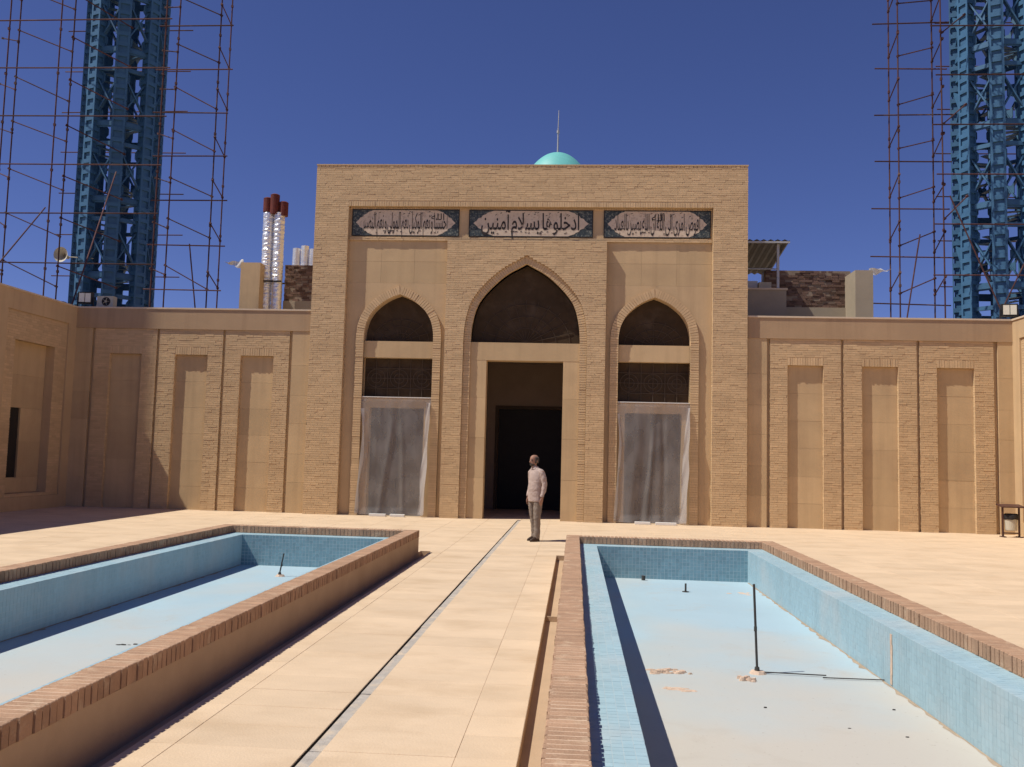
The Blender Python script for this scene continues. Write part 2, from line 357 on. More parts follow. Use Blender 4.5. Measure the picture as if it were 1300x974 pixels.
# central drain: open slot beside a grey cover strip
d = MB(); ya, yb = CY0, YF+0.05
d.quad((CHX0,ya,-0.06),(CHX1,ya,-0.06),(CHX1,yb,-0.06),(CHX0,yb,-0.06))
d.quad((CHX0,ya,-0.06),(CHX0,yb,-0.06),(CHX0,yb,-0.004),(CHX0,ya,-0.004)); d.quad((CHX1,ya,-0.06),(CHX1,ya,-0.004),(CHX1,yb,-0.004),(CHX1,yb,-0.06))
d.build('drain_channel', MT['dark'], pave)
yy = 0.2
while yy < YF-0.3:
    m = MB(); e = min(yy+1.2, YF-0.1)
    m.box(CHX0+0.017+R(-.003,.003), CHX1-0.002, yy+0.004, e-0.004, -0.05, -0.005+R(-.002,.001)); m.build('drain_cover', MT['grey'], pave); yy = e

# ------------------------------------------------------------ brick helpers
def brick_field(mb, to, iv, v0, v1, course=0.058, blen=0.225, joint=0.007, depth=0.02, jit=0.003, vert=False):
    """to(u,v,d)->xyz, iv(v)->[(u0,u1)]; d>0 is outwards."""
    v = v0; row = 0
    while v < v1-0.01:
        h = min(course, v1-v); row += 1
        for (a, b) in iv(v+h/2):
            u = a - (blen*0.5 if row % 2 else 0) - R(0, 0.03)
            while u < b-0.004:
                L = blen*R(0.86, 1.12); x0 = max(u, a); x1 = min(u+L-joint*0.55, b); u += L
                if x1-x0 < 0.02: continue
                dd = R(-jit, jit); d1 = dd+R(-.002,.002); tn = min(1, max(0, random.gauss(0.5, 0.22)))
                z0 = v+joint*0.5+R(-.001,.001); z1 = v+h-joint*0.5+R(-.001,.001)
                p = [to(x0,z0,dd),to(x1,z0,d1),to(x1,z1,d1),to(x0,z1,dd)]; q = [to(x0,z0,-depth),to(x1,z0,-depth),to(x1,z1,-depth),to(x0,z1,-depth)]
                n = len(mb.v); mb.v += p+q
                for f in ((0,1,2,3),(4,5,1,0),(5,6,2,1),(6,7,3,2),(7,4,0,3)):
                    mb.f.append(tuple(n+k for k in f)); mb.t.append(tn)
        v += h
def soldier(mb, to, u0, u1, v0, v1, pitch=0.064, joint=0.011, depth=0.02, jit=0.005):
    u = u0
    while u < u1-0.02:
        x0, x1 = u+joint/2, min(u+pitch, u1)-joint/2; dd = R(-jit, jit); tn = R(0.1, 0.9)
        p = [to(x0,v0,dd),to(x1,v0,dd),to(x1,v1,dd),to(x0,v1,dd)]; q = [to(x0,v0,-depth),to(x1,v0,-depth),to(x1,v1,-depth),to(x0,v1,-depth)]
        n = len(mb.v); mb.v += p+q
        for f in ((0,1,2,3),(4,5,1,0),(5,6,2,1),(6,7,3,2),(7,4,0,3)):
            mb.f.append(tuple(n+k for k in f)); mb.t.append(tn)
        u += pitch
def front(Y): return lambda u, v, d: (u, Y-d, v)

def arch_profile(cx, half, spring, rise, shape, n=40):
    """points from the left springing over the apex to the right springing"""
    pts = []
    # shape: list of (u from 1 to 0, v 0..1), Catmull-Rom
    S = [(shape[0][0], -shape[1][1])] + shape + [(-shape[-2][0]*0.6, shape[-1][1]*2-shape[-2][1])]
    cur = []
    for i in range(1, len(S)-2):
        for k in range(6):
            t = k/6.0; p0, p1, p2, p3 = S[i-1], S[i], S[i+1], S[i+2]
            f = lambda j: 0.5*((2*p1[j]) + (-p0[j]+p2[j])*t + (2*p0[j]-5*p1[j]+4*p2[j]-p3[j])*t*t + (-p0[j]+3*p1[j]-3*p2[j]+p3[j])*t**3)
            cur.append((min(1.0, f(0)), f(1)))
    cur.append((0.0, 1.0))
    left = [(cx-half*u, spring+rise*v) for u, v in cur]
    rt = [(cx+half*u, spring+rise*v) for u, v in reversed(cur[:-1])]
    return left+rt
SH_MAIN = [(1,0),(.978,.22),(.90,.44),(.756,.60),(.51,.775),(.30,.885),(0,1)]
SH_SIDE = [(1,0),(.985,.22),(.91,.44),(.74,.65),(.46,.835),(.22,.935),(0,1)]
def half_at(prof, cx, z):
    """half width of an arch profile at height z (0 above the apex)"""
    best = 0
    pts = [p for p in prof if p[0] <= cx+1e-6]
    if z <= pts[0][1]: return cx-pts[0][0]
    for a, b in zip(pts, pts[1:]):
        if a[1] <= z <= b[1]:
            t = (z-a[1])/max(1e-6, b[1]-a[1]); return cx-(a[0]+(b[0]-a[0])*t)
    return best
def arch_wall(mb, x0, x1, z1, prof, yf, yb, z0=0.0):
    """a wall x0..x1, z0..z1 pierced by an arch that stands on z0; front yf, back yb"""
    l, r = prof[0], prof[-1]
    for Y in (yf, yb):
        mb.quad((x0,Y,z0),(l[0],Y,z0),(l[0],Y,z1),(x0,Y,z1)); mb.quad((r[0],Y,z0),(x1,Y,z0),(x1,Y,z1),(r[0],Y,z1))
        for a, b in zip(prof, prof[1:]):
            mb.quad((a[0],Y,a[1]),(b[0],Y,b[1]),(b[0],Y,z1),(a[0],Y,z1))
    full = [(l[0], z0)]+prof+[(r[0], z0)]
    for a, b in zip(full, full[1:]):
        mb.quad((a[0],yf,a[1]),(b[0],yf,b[1]),(b[0],yb,b[1]),(a[0],yb,a[1]))
def offset_prof(prof, d):
    out = []
    for i, p in enumerate(prof):
        a = prof[max(0, i-1)]; b = prof[min(len(prof)-1, i+1)]
        tx, tz = b[0]-a[0], b[1]-a[1]; L = math.hypot(tx, tz) or 1
        nx, nz = -tz/L, tx/L
        if i == 0: nx, nz = -1, 0
        if i == len(prof)-1: nx, nz = 1, 0
        k = 1.0
        if i == len(prof)//2: k = 1.18
        out.append((p[0]+nx*d*k, p[1]+nz*d*k))
    return out
def arch_ring(mb, backing, prof, wd, yf, yb, pitch=0.062):
    """voussoir bricks round the arch and brick jambs down to the ground"""
    # resample arc by length
    seg = [0]
    for a, b in zip(prof, prof[1:]): seg.append(seg[-1]+math.hypot(b[0]-a[0], b[1]-a[1]))
    outp = offset_prof(prof, wd)
    def at(P, s):
        for i in range(len(seg)-1):
            if s <= seg[i+1]+1e-9:
                t = (s-seg[i])/max(1e-9, seg[i+1]-seg[i]); return (P[i][0]+(P[i+1][0]-P[i][0])*t, P[i][1]+(P[i+1][1]-P[i][1])*t)
        return P[-1]
    n = int(seg[-1]/pitch)
    for i in range(n):
        s0, s1 = seg[-1]*i/n+0.006, seg[-1]*(i+1)/n-0.006; y = yf+R(-.005,.005); tn = R(.15,.85)
        a, b, c, e = at(prof, s0), at(prof, s1), at(outp, s1), at(outp, s0)
        k = len(mb.v)
        mb.v += [(a[0],y,a[1]),(b[0],y,b[1]),(c[0],y,c[1]),(e[0],y,e[1]),(a[0],yb,a[1]),(b[0],yb,b[1]),(c[0],yb,c[1]),(e[0],yb,e[1])]
        for f in ((0,1,2,3),(4,5,1,0),(5,6,2,1),(6,7,3,2),(7,4,0,3)):
            mb.f.append(tuple(k+q for q in f)); mb.t.append(tn)
    for sgn, px in ((-1, prof[0][0]), (1, prof[-1][0])):
        z = 0.0
        x0, x1 = (px-wd, px) if sgn < 0 else (px, px+wd)
        while z < prof[0][1]-0.03:
            y = yf+R(-.005,.005); mb.box(x0, x1, y, yb, z+0.006, min(z+0.064, prof[0][1])-0.006, R(.15,.85)); z += 0.064
    # mortar behind
    ym = yf+0.014; fullp = [(prof[0][0], 0)]+prof+[(prof[-1][0], 0)]; fullo = [(outp[0][0], 0)]+outp+[(outp[-1][0], 0)]
    for i in range(len(fullp)-1):
        a, b, c, e = fullp[i], fullp[i+1], fullo[i+1], fullo[i]
        a, b = ((a[0]*.98+e[0]*.02, a[1]*.98+e[1]*.02), (b[0]*.98+c[0]*.02, b[1]*.98+c[1]*.02))
        backing.quad((a[0],ym,a[1]),(b[0],ym,b[1]),(c[0],ym,c[1]),(e[0],ym,e[1]))
        backing.quad((a[0],ym,a[1]),(a[0],yb+.02,a[1]),(b[0],yb+.02,b[1]),(b[0],ym,b[1]))
        backing.quad((e[0],ym,e[1]),(c[0],ym,c[1]),(c[0],yb+.02,c[1]),(e[0],yb+.02,e[1]))

# ------------------------------------------------------------ the portal
portal = thing('entrance_portal', 'tall buff brick entrance portal with three pointed arches and inscription panels', 'portal', (0,0,0))
BR = YF+0.18                      # recessed bay plane
FX0, FX1 = -6.17, 3.46            # opening of the outer frame
CX0, CX1 = -3.48, 0.72            # central pier
FT, CT = 8.20, 7.30
YB = 30.2
body = MB()
m0 = YF+0.0065
body.box(PX0+.006, FX0-.006, m0, YB, 0, PTOP-.03)
body.box(FX1+.006, PX1-.006, m0, YB, 0, PTOP-.03)
body.box(FX0-.006, FX1+.006, m0, YB, FT+.006, PTOP-.03)
body.box(FX0, FX1, YB-0.3, YB, 0, FT)
mainp = arch_profile(AX, 1.43, 4.60, 2.10, SH_MAIN)
mouter = offset_prof(mainp, 0.185)
arch_wall(body, CX0+.004, CX1-.004, CT-.004, mouter, m0, YF+0.55)
body.build('wall', MT['mortar'], portal, fix=False)
# brickwork of frame and pier
bw = MB(); T = front(YF)
def iv_frame(v): return [(PX0, PX1)] if v > FT+0.13 else [(PX0, FX0), (FX1, PX1)]
brick_field(bw, T, iv_frame, 0.0, PTOP-0.06)
soldier(bw, T, FX0, FX1, FT, FT+0.128)
soldier(bw, T, PX0, PX1, PTOP-0.058, PTOP, pitch=0.11)
def iv_c(v):
    h = half_at(mouter, AX, v)
    return [(CX0, CX1)] if h <= 0 else [(CX0, AX-h), (AX+h, CX1)]
brick_field(bw, T, iv_c, 0.0, CT)
# side returns of the block
brick_field(bw, lambda u, v, d: (PX0-d, u, v), lambda v: [(YF, YW+.1)] if v < WH else [(YF, YF+4)], 0, PTOP-.06)
brick_field(bw, lambda u, v, d: (PX1+d, u, v), lambda v: [(YF, YW+.1)] if v < WH else [(YF, YF+4)], 0, PTOP-.06)
# reveals of the frame and pier
for X, s in ((FX0, 1), (CX0, -1), (CX1, 1), (FX1, -1)):
    brick_field(bw, (lambda X, s: (lambda u, v, d: (X+s*d*0.5, u, v)))(X, s), lambda v: [(YF, BR)], 0, CT if X in (CX0, CX1) else FT, jit=0.003)
bw.build('brickwork', MT['brick'], portal, tone=True, kind='stuff', fix=True)
cap = MB(); cap.box(PX0-.012, PX1+.012, YF-.012, YB, PTOP+.001, PTOP+.03); cap.build('coping', MT['plaster'], portal)
# panel band
band = MB(); band.box(FX0, FX1, BR-0.02, BR+.4, CT, FT+.003); band.build('panel_band', MT['plaster'], portal)
lb = MB()
brick_field(lb, front(BR-0.05), lambda v: [(FX0+.02, FX1-.02)], CT+.004, CT+.10, course=0.05, jit=.004)
soldier(lb, front(BR-0.04), FX0+.02, FX1-.02, 8.155, FT, jit=.003)
lb.build('band_edging', MT['brick'], portal, tone=True, kind='stuff', fix=True)
# main arch
ring = MB(); back = MB()
arch_ring(ring, back, mainp, 0.18, YF+0.06, YF+0.2)
# side bays
SIDE = ((-4.73, FX0, CX0), (1.99, CX1, FX1)); sprofs = []
for (cx, a, b) in SIDE:
    p = arch_profile(cx, 0.93, 4.60, 1.25, SH_SIDE); sprofs.append(p); po = offset_prof(p, 0.05)
    wl = MB(); arch_wall(wl, a+.002, b-.002, 6.16, p, BR, BR+.35); wl.build('bay_wall', MT['plaster'], portal)
    wb = MB(); wb.box(a+.002, b-.002, BR+.012, BR+.35, 6.16, CT+.02); wb.build('bay_backing', MT['mortar'], portal)
    # stone slabs above the arch
    for (z0, z1) in ((6.16, 6.74), (6.74, CT)):
        n = 3; off = 0.0
        for i in range(n):
            x0, x1 = a+(b-a)*i/n, a+(b-a)*(i+1)/n
            s = MB(); s.box(x0+.002, x1-.002, BR+R(-.001,.001), BR+.03, z0+.002, z1-.002); s.build('stone_slab', MT['stone'], portal)
    arch_ring(ring, back, p, 0.21, BR-0.07, BR+0.1)
ring.build('arch_bricks', MT['brick'], portal, tone=True, kind='stuff', fix=True)
back.build('arch_backing', MT['mortar'], portal)
# main doorway: stone jambs and lintel, dark glazing over the lintel
DX0, DX1, DZ = -2.37, -0.36, 4.13
yl = YF+0.13
for (x0, x1) in ((AX-1.43, DX0), (DX1, AX+1.43)):
    z = 0.0
    for zn in (1.05, 2.1, 3.15, 4.13):
        s = MB(); s.box(x0+.001, x1-.001, yl+R(-.001,.001), yl+.4, z+.0015, zn-.0015); s.build('jamb_stone', MT['stone'], portal); z = zn
s = MB(); s.box(AX-1.43, AX+1.43, yl-.004, yl+.42, DZ, 4.60); s.build('lintel', MT['stone'], portal)
def tympanum(prof, z0, y, name):
    pts = [p for p in prof if p[1] >= z0-1e-6]
    m = MB(); m.poly([(p[0], y, p[1]) for p in pts]); m.poly([(p[0], y+.02, p[1]) for p in pts])
    return m.build(name, MT['glass'], portal)
tympanum(mainp, 4.6, YF+.42, 'fanlight')
# plaster tracery behind the fanlight: low relief ribs
def ribs(cx, w_, z0, z1, y, n, name):
    m = MB()
    for i in range(n+1):
        an = PI*i/n; q = (cx+math.cos(an)*w_*0.98, y, z0+.02+math.sin(an)*(z1-z0)*0.55)
        m.bar((cx, y, z0+.02), q, 0.012, 0.012, (0,1,0))
    for k in (.35, .62, .9):
        pr = None
        for i in range(19):
            an = PI*i/18; q = (cx+math.cos(an)*w_*k, y, z0+.02+math.sin(an)*(z1-z0)*0.55*k)
            if pr: m.bar(pr, q, 0.012, 0.012, (0,1,0))
            pr = q
    return m.build(name, MT['wood'], portal)
ribs(AX, 1.3, 4.6, 6.7, YF+.405, 12, 'glazing_bar')
# side windows: glazing over lintels, framed doorway below
for (cx, a, b), p in zip(SIDE, sprofs):
    hw = 0.93; ys = BR+0.04
    s = MB(); s.box(cx-hw, cx+hw, ys, ys+.3, 4.16, 4.60); s.build('lintel', MT['stone'], portal)
    tympanum(p, 4.6, BR+.28, 'fanlight')
    ribs(cx, .85, 4.6, 5.8, BR+.265, 8, 'glazing_bar')
    g = MB(); g.box(cx-hw, cx+hw, BR+.26, BR+.28, 3.09, 4.16); g.build('window', MT['glass'], portal)
    gr = MB()
    for i in range(1, 6):
        x = cx-hw+2*hw*i/6; gr.box(x-.01, x+.01, BR+.235, BR+.262, 3.1, 4.155)
    for i in range(1, 4):
        z = 3.09+1.07*i/4; gr.box(cx-hw+.002, cx+hw-.002, BR+.238, BR+.262, z-.01, z+.01)
    for i in range(3):
        for q in range(16):
            a0, a1 = 2*PI*q/16, 2*PI*(q+1)/16; ox = cx-hw+2*hw*(2*i+1)/6
            for rd_ in (.24, .13): gr.bar((ox+rd_*math.cos(a0), BR+.25, 3.625+rd_*math.sin(a0)), (ox+rd_*math.cos(a1), BR+.25, 3.625+rd_*math.sin(a1)), .02, .02, (0,1,0))
    gr.build('glazing_bar', MT['wood'], portal)
    s = MB(); s.box(cx-hw, cx+hw, ys+.002, ys+.3, 2.83, 3.09); s.build('door_head', MT['stone'], portal)
    for (x0, x1) in ((cx-hw, cx-hw+.2), (cx+hw-.2, cx+hw)):
        s = MB(); s.box(x0, x1, ys+.004, ys+.3, 0, 2.829); s.build('jamb_stone', MT['stone'], portal)
    for i in range(2):
        x0 = cx-hw+.2+i*(hw-.2); s = MB(); s.box(x0+.01, x0+hw-.21, ys+.26, ys+.30, 0.02, 2.82)
        for k in range(3):
            s.box(x0+.10, x0+hw-.30, ys+.245, ys+.262, .15+k*.9, .15+k*.9+.7)
        s.build('door', MT['wood'], portal)
# vestibule behind the main doorway
vs_ = MB(); VX0, VX1, VY = -2.75, -0.02, 27.6
vs_.box(VX0-.2, VX0, YF+.56, YB-.3, 0, 4.8); vs_.box(VX1, VX1+.2, YF+.56, YB-.3, 0, 4.8)
vs_.box(VX0, VX1, YF+.56, YB-.3, 4.5, 4.8)
IX0, IX1, IZ = -2.40, -0.43, 3.10
vs_.box(VX0, IX0, VY, VY+.25, 0, 4.5); vs_.box(IX1, VX1, VY, VY+.25, 0, 4.5); vs_.box(IX0, IX1, VY, VY+.25, IZ, 4.5)
vs_.build('vestibule_wall', MT['vest'], portal)
fr = MB()
fr.box(IX0-.09, IX0, VY-.03, VY, 0, IZ+.09); fr.box(IX1, IX1+.09, VY-.03, VY, 0, IZ+.09); fr.box(IX0, IX1, VY-.03, VY, IZ, IZ+.09)
fr.build('door_frame', MT['wood'], portal)
dk = MB(); dk.box(IX0+.002, IX1-.002, VY+.2, VY+.24, 0.01, IZ-.002); dk.build('inner_door', MT['black'], portal)

# inscription panels ---------------------------------------------------------
FORMS = {'ا':'FE8D FE8E','آ':'FE81 FE82','ب':'FE8F FE90 FE91 FE92','ح':'FEA1 FEA2 FEA3 FEA4','خ':'FEA5 FEA6 FEA7 FEA8','د':'FEA9 FEAA','ر':'FEAD FEAE',
 'س':'FEB1 FEB2 FEB3 FEB4','ص':'FEB9 FEBA FEBB FEBC','ض':'FEBD FEBE FEBF FEC0','ع':'FEC9 FECA FECB FECC','ف':'FED1 FED2 FED3 FED4','ک':'FED9 FEDA FEDB FEDC',
 'ل':'FEDD FEDE FEDF FEE0','م':'FEE1 FEE2 FEE3 FEE4','ن':'FEE5 FEE6 FEE7 FEE8','ه':'FEE9 FEEA FEEB FEEC','و':'FEED FEEE','ی':'FEEF FEF0 FEF3 FEF4'}
FORMS = {k: [chr(int(x, 16)) for x in v.split()] for k, v in FORMS.items()}
def shape_ar(t):
    out = []
    for wd in t.split(' '):
        i = 0; g = []
        prev = False
        while i < len(wd):
            ch = wd[i]
            if ch == 'ل' and i+1 < len(wd) and wd[i+1] in 'اآ':
                la = {'ا': ('\uFEFB', '\uFEFC'), 'آ': ('\uFEF5', '\uFEF6')}[wd[i+1]]
                g.append(la[1] if prev else la[0]); prev = False; i += 2; continue
            f = FORMS[ch]; nxt = i+1 < len(wd)
            if len(f) == 2: g.append(f[1] if prev else f[0]); prev = False
            else:
                j = nxt
                g.append(f[3] if prev and j else f[1] if prev else f[2] if j else f[0]); prev = j
            i += 1
        out.append(''.join(reversed(g)))
    return ' '.join(reversed(out))
def text_mesh(body, off=0.012):
    c = bpy.data.curves.new('lettering', 'FONT'); c.body = body; c.offset = off; c.extrude = 0.0; c.resolution_u = 3
    c.space_word = 0.45
    o = bpy.data.objects.new('lettering', c); C.objects.link(o)
    dg = bpy.context.evaluated_depsgraph_get(); me = bpy.data.meshes.new_from_object(o.evaluated_get(dg))
    bpy.data.objects.remove(o); bpy.data.curves.remove(c)
    return [(v.co.x, v.co.y) for v in me.vertices], [tuple(p.vertices) for p in me.polygons]
def add_text(mb, body, x0, x1, z0, z1, y, off=0.012, curve=0.0):
    vv, ff = text_mesh(body, off)
    ax = min(v[0] for v in vv); bx = max(v[0] for v in vv); az, bz = -0.26, 0.74
    n = len(mb.v)
    for (u, v) in vv: mb.v.append((x0+(u-ax)/(bx-ax)*(x1-x0), y, z0+(min(v, .86)-az)/(bz-az)*(z1-z0)))
    for f in ff: mb.f.append(tuple(n+i for i in f)); mb.t.append(.5)
def inscription(x0, x1, z0, z1, lines, marks):
    y = BR-0.05
    p = MB(); p.box(x0, x1, y, BR-.021, z0, z1); po = p.build('inscription_panel', MT['teal'], portal)
    b = MB(); e = 0.022
    b.box(x0, x1, y-.006, y, z1-e, z1); b.box(x0, x1, y-.006, y, z0, z0+e); b.box(x0, x0+e, y-.006, y, z0+e, z1-e); b.box(x1-e, x1, y-.006, y, z0+e, z1-e)
    b.build('border', MT['black'], po)
    W, H = x1-x0, z1-z0
    side = [(.035,.5),(.065,.61),(.075,.68),(.10,.71),(.11,.79),(.135,.83),(.15,.89),(.18,.93),(.20,.965)]
    top = side; bot = [(u, 1-v) for u, v in side[1:]]
    loop = [(x0+W*u, z0+H*v) for u, v in top] + [(x1-W*u, z0+H*v) for u, v in reversed(top)] + [(x1-W*u, z0+H*v) for u, v in bot] + [(x0+W*u, z0+H*v) for u, v in reversed(bot)]
    c = MB(); c.poly([(a, y-.004, b_) for a, b_ in reversed(loop)]); c.build('cartouche', MT['cart'], po)
    L = MB()
    for (txt, a, b_, c0, c1, off) in lines: add_text(L, shape_ar(txt), x0+W*a, x0+W*b_, z0+H*c0, z0+H*c1, y-.009, off)
    rn = random.Random(3)
    for i in range(marks):   # vowel strokes between the letters
        u = rn.uniform(.2, .8); v = rn.choice((rn.uniform(.72, .9), rn.uniform(.10, .2))); q = (x0+W*u, y-.009, z0+H*v)
        L.bar(q, (q[0]+.045, y-.009, q[2]+.022), .004, .014, (0,0,1))
    L.build('lettering', MT['letters'], po)
inscription(-6.10, -3.20, 7.42, 8.15, [('احسبنا و نعم الوکیل نعم المولی و نعم النصیر', .10, .89, .05, .90, .004), ('الله', .74, .86, .52, .86, .004)], 26)
inscription(-2.94, 0.35, 7.42, 8.15, [('ادخلوها بسلام آمنین', .10, .89, .05, .90, .010)], 34)
inscription(0.63, 3.41, 7.42, 8.15, [('افوض امری الی الله ان الله بصیر بالعباد', .10, .90, .05, .90, .004), ('الله', .45, .57, .52, .88, .004)], 26)

# ------------------------------------------------------------ the side walls with blind niches
def side_wall(name, label, x0, x1, pan, niches, grooves, pil):
    t = thing(name, label, 'wall')
    z1 = 4.82; YR = YW+0.10
    b = MB(); b.box(x0, x1, YR+.03, YR+.45, 0, WH-.02)
    b.build('wall_core', MT['mortar'], t)
    edges = [pan[0]]+grooves+[pan[1]]      # module edges
    bk = MB(); br = MB(); F = front(YW); YG = YW+0.0065
    gw = 0.035
    mods = []
    for i in range(len(edges)-1):
        a = edges[i]+(gw if i else 0); c = edges[i+1]-(gw if i < len(edges)-2 else 0); mods.append((a, c))
    for (a, c), (n0, n1) in zip(mods, niches):
        nt = 4.14
        bk.box(a, n0-.004, YG, YR+.031, 0, z1); bk.box(n1+.004, c, YG, YR+.031, 0, z1); bk.box(n0-.004, n1+.004, YG, YR+.031, nt+.004, z1)
        brick_field(br, F, (lambda a, c, n0, n1: (lambda v: [(a, c)] if v > nt+.2 else [(a, n0), (n1, c)]))(a, c, n0, n1), 0, z1-.005, course=0.058, jit=.0035)
        soldier(br, F, n0, n1, nt, nt+.2)
        for X, s in ((n0, 1), (n1, -1)):
            brick_field(br, (lambda X, s: (lambda u, v, d: (X+s*d*.4, u, v)))(X, s), lambda v: [(YW, YR)], 0, nt, course=.062, jit=.002)
        for X, s in ((a, -1), (c, 1)):
            brick_field(br, (lambda X, s: (lambda u, v, d: (X+s*d*.4, u, v)))(X, s), lambda v: [(YW, YW+.06)], 0, z1-.005, course=.062, jit=.002)
        zs = [0, .62, 1.30, 2.02, 2.72, 3.42, nt]
        for k in range(6):
            s = MB(); s.box(n0+.001, n1-.001, YR+R(-.0015,.0015), YR+.03, zs[k]+.0015, zs[k+1]-.0015); s.build('stone_slab', MT['stone'], t)
    bk.build('pier_backing', MT['mortar'], t)
    br.build('brickwork', MT['brick'], t, tone=True, kind='stuff', fix=True)
    gr = MB()
    for g in grooves: gr.box(g-gw, g+gw, YW+.07, YR+.03, 0, z1)
    for (a, c) in pil[1]: gr.box(a, c, YW+.07, YR+.03, 0, z1)
    gr.build('groove', MT['plaster'], t)
    pb = MB(); pb.box(x0, x1, YW-.03, YR+.03, z1, WH-.03); pb.build('plaster_band', MT['band'], t)
    for (a, c) in pil[0]:
        zs = [0, .8, 1.55, 2.35, 3.1, 3.9, z1]
        for k in range(6):
            s = MB(); s.box(a, c, YW-.01+R(-.0015,.0015), YR+.03, zs[k]+.0015, zs[k+1]-.0015); s.build('pilaster_stone', MT['stone'], t)
    cp = MB(); cp.box(x0, x1, YW-.05, YR+.5, WH-.03, WH+.012); cp.build('coping', MT['cap'], t)
    return t
side_wall('courtyard_wall', 'long buff brick wall with three blind niches next to the rubbish bin', PX1+.03, XR+.3, (4.94, 10.48),
          ((5.38, 6.28), (7.24, 8.14), (9.09, 10.01)), [6.75, 8.63], ([(PX1+.03, 4.86), (10.58, XR+.02)], [(4.86, 4.94), (10.48, 10.58)]))
side_wall('courtyard_wall', 'long buff brick wall with three blind niches below the silver flues, one end in shade', XL-.3, PX0-.03, (-13.06, -7.67),
          ((-12.62, -11.73), (-10.80, -9.90), (-8.99, -8.09)), [-11.29, -9.46], ([(XL-.02, -13.14), (-7.59, PX0-.03)], [(-13.14, -13.06), (-7.67, -7.59)]))

# ------------------------------------------------------------ the wings at both sides of the court
def wing(name, label, X, s):
    """face at X; s=+1: the court lies on +X"""
    t = thing(name, label, 'wall')
    P = lambda d: X+s*d          # d>0 towards the court
    def bx(m, d0, d1, y0, y1, z0, z1):
        a, b = sorted((P(d0), P(d1))); m.box(a, b, y0, y1, z0, z1)
    y_end = -6.0
    core = MB(); bx(core, -2.6, -.32, y_end, YW+.3, 0, WH-.02); core.build('wall_core', MT['mortar'], t)
    mods = []; y = 22.87
    while y > 4: mods.append((y-2.59, y)); y -= 3.3
    pl = MB(); br = MB(); top = 4.88; bot = 0.33
    bx(pl, -.32, 0, y_end, YW+.29, top, WH-.03); bx(pl, -.32, .02, y_end, YW-.012, 0, bot)
    prev = YW+.29
    for (a, b) in mods:
        bx(pl, -.32, 0, b, prev, bot, top); prev = a
        n0, n1, nz0, nz1 = a+.40, b-.52, .42, 4.20
        # brick surround slightly recessed behind the plaster frame
        F = lambda u, v, d: (P(-.035+d*.6), u, v)
        iv = (lambda a, b, n0, n1: (lambda v: [(a+.03, b-.03)] if (v > nz1 or v < nz0) else [(a+.03, n0), (n1, b-.03)]))(a, b, n0, n1)
        brick_field(br, F, iv, bot, top-.03, course=.062, depth=.03)
        bx(pl, -.32, -.045, a, n0-.004, bot, top); bx(pl, -.32, -.045, n1+.004, b, bot, top)
        bx(pl, -.32, -.045, n0-.004, n1+.004, nz1+.004, top); bx(pl, -.32, -.045, n0-.004, n1+.004, bot, nz0-.004)
        # niche back as stones with a tall slot
        s0, s1, sz0, sz1 = n0+.06, n0+.76, .80, 2.53
        D = -.27
        cells = [(n0, n1, 3.35, nz1), (n0, n1, sz1, 3.35), (n0, s0, sz0, sz1), (s1, n1, 1.7, sz1), (s1, n1, sz0, 1.7), (n0, n1, nz0, sz0)]
        for (c0, c1, e0, e1) in cells:
            m = MB(); bx(m, -.32, D+R(-.001,.001), c0+.001, c1-.001, e0+.0015, e1-.0015); m.build('stone_slab', MT['stone'], t)
        m = MB(); bx(m, -.318, -.316, s0, s1, sz0, sz1); m.build('slot_window', MT['dark'], t)
        m = MB(); bx(m, -.316, -.300, s0+.02, s0+.32, sz0+.02, sz1-.02); m.build('slot_dark_panel', MT['black'], t)  # black panel over the near half of the slot
    bx(pl, -.32, 0, y_end, prev, bot, top)
    pl.build('plaster', MT['plaster'], t)
    br.build('brickwork', MT['brick'], t, tone=True, kind='stuff', fix=True)
    cp = MB(); bx(cp, -2.65, .025, y_end-.05, YW-.055, WH-.03, WH+.012); cp.build('coping', MT['cap'], t)
    return t
wing('wing_wall', 'shaded side wall with slot window in a deep niche, meeting the wall below the silver flues', XL, 1)
wing('wing_wall', 'sunlit plaster side wall beside the rubbish bin', XR, -1)

# ------------------------------------------------------------ the two pools
def tile_field(mb, o, ux, vx, nx, nu, nv, pu, pv, g=0.0032, h=0.0014):
    o = Vector(o); ux = Vector(ux); vx = Vector(vx); nx = Vector(nx)
    for i in range(nu):
        for j in range(nv):
            a = o+ux*(i*pu+g/2)+vx*(j*pv+g/2); dh = h+R(-.0006,.0006)
            A = a+nx*dh; B = A+ux*(pu-g); Cc = B+vx*(pv-g); D = A+vx*(pv-g)
            a0 = a; b0 = a+ux*(pu-g); c0 = b0+vx*(pv-g); d0 = a+vx*(pv-g)
            n = len(mb.v); mb.v += [tuple(x) for x in (A,B,Cc,D,a0,b0,c0,d0)]; t = R(0,1)
            for f in ((0,1,2,3),(4,5,1,0),(5,6,2,1),(6,7,3,2),(7,4,0,3)):
                mb.f.append(tuple(n+k for k in f)); mb.t.append(t)
CW, LW, TP = 0.20, 0.28, 0.056
brick_me = []
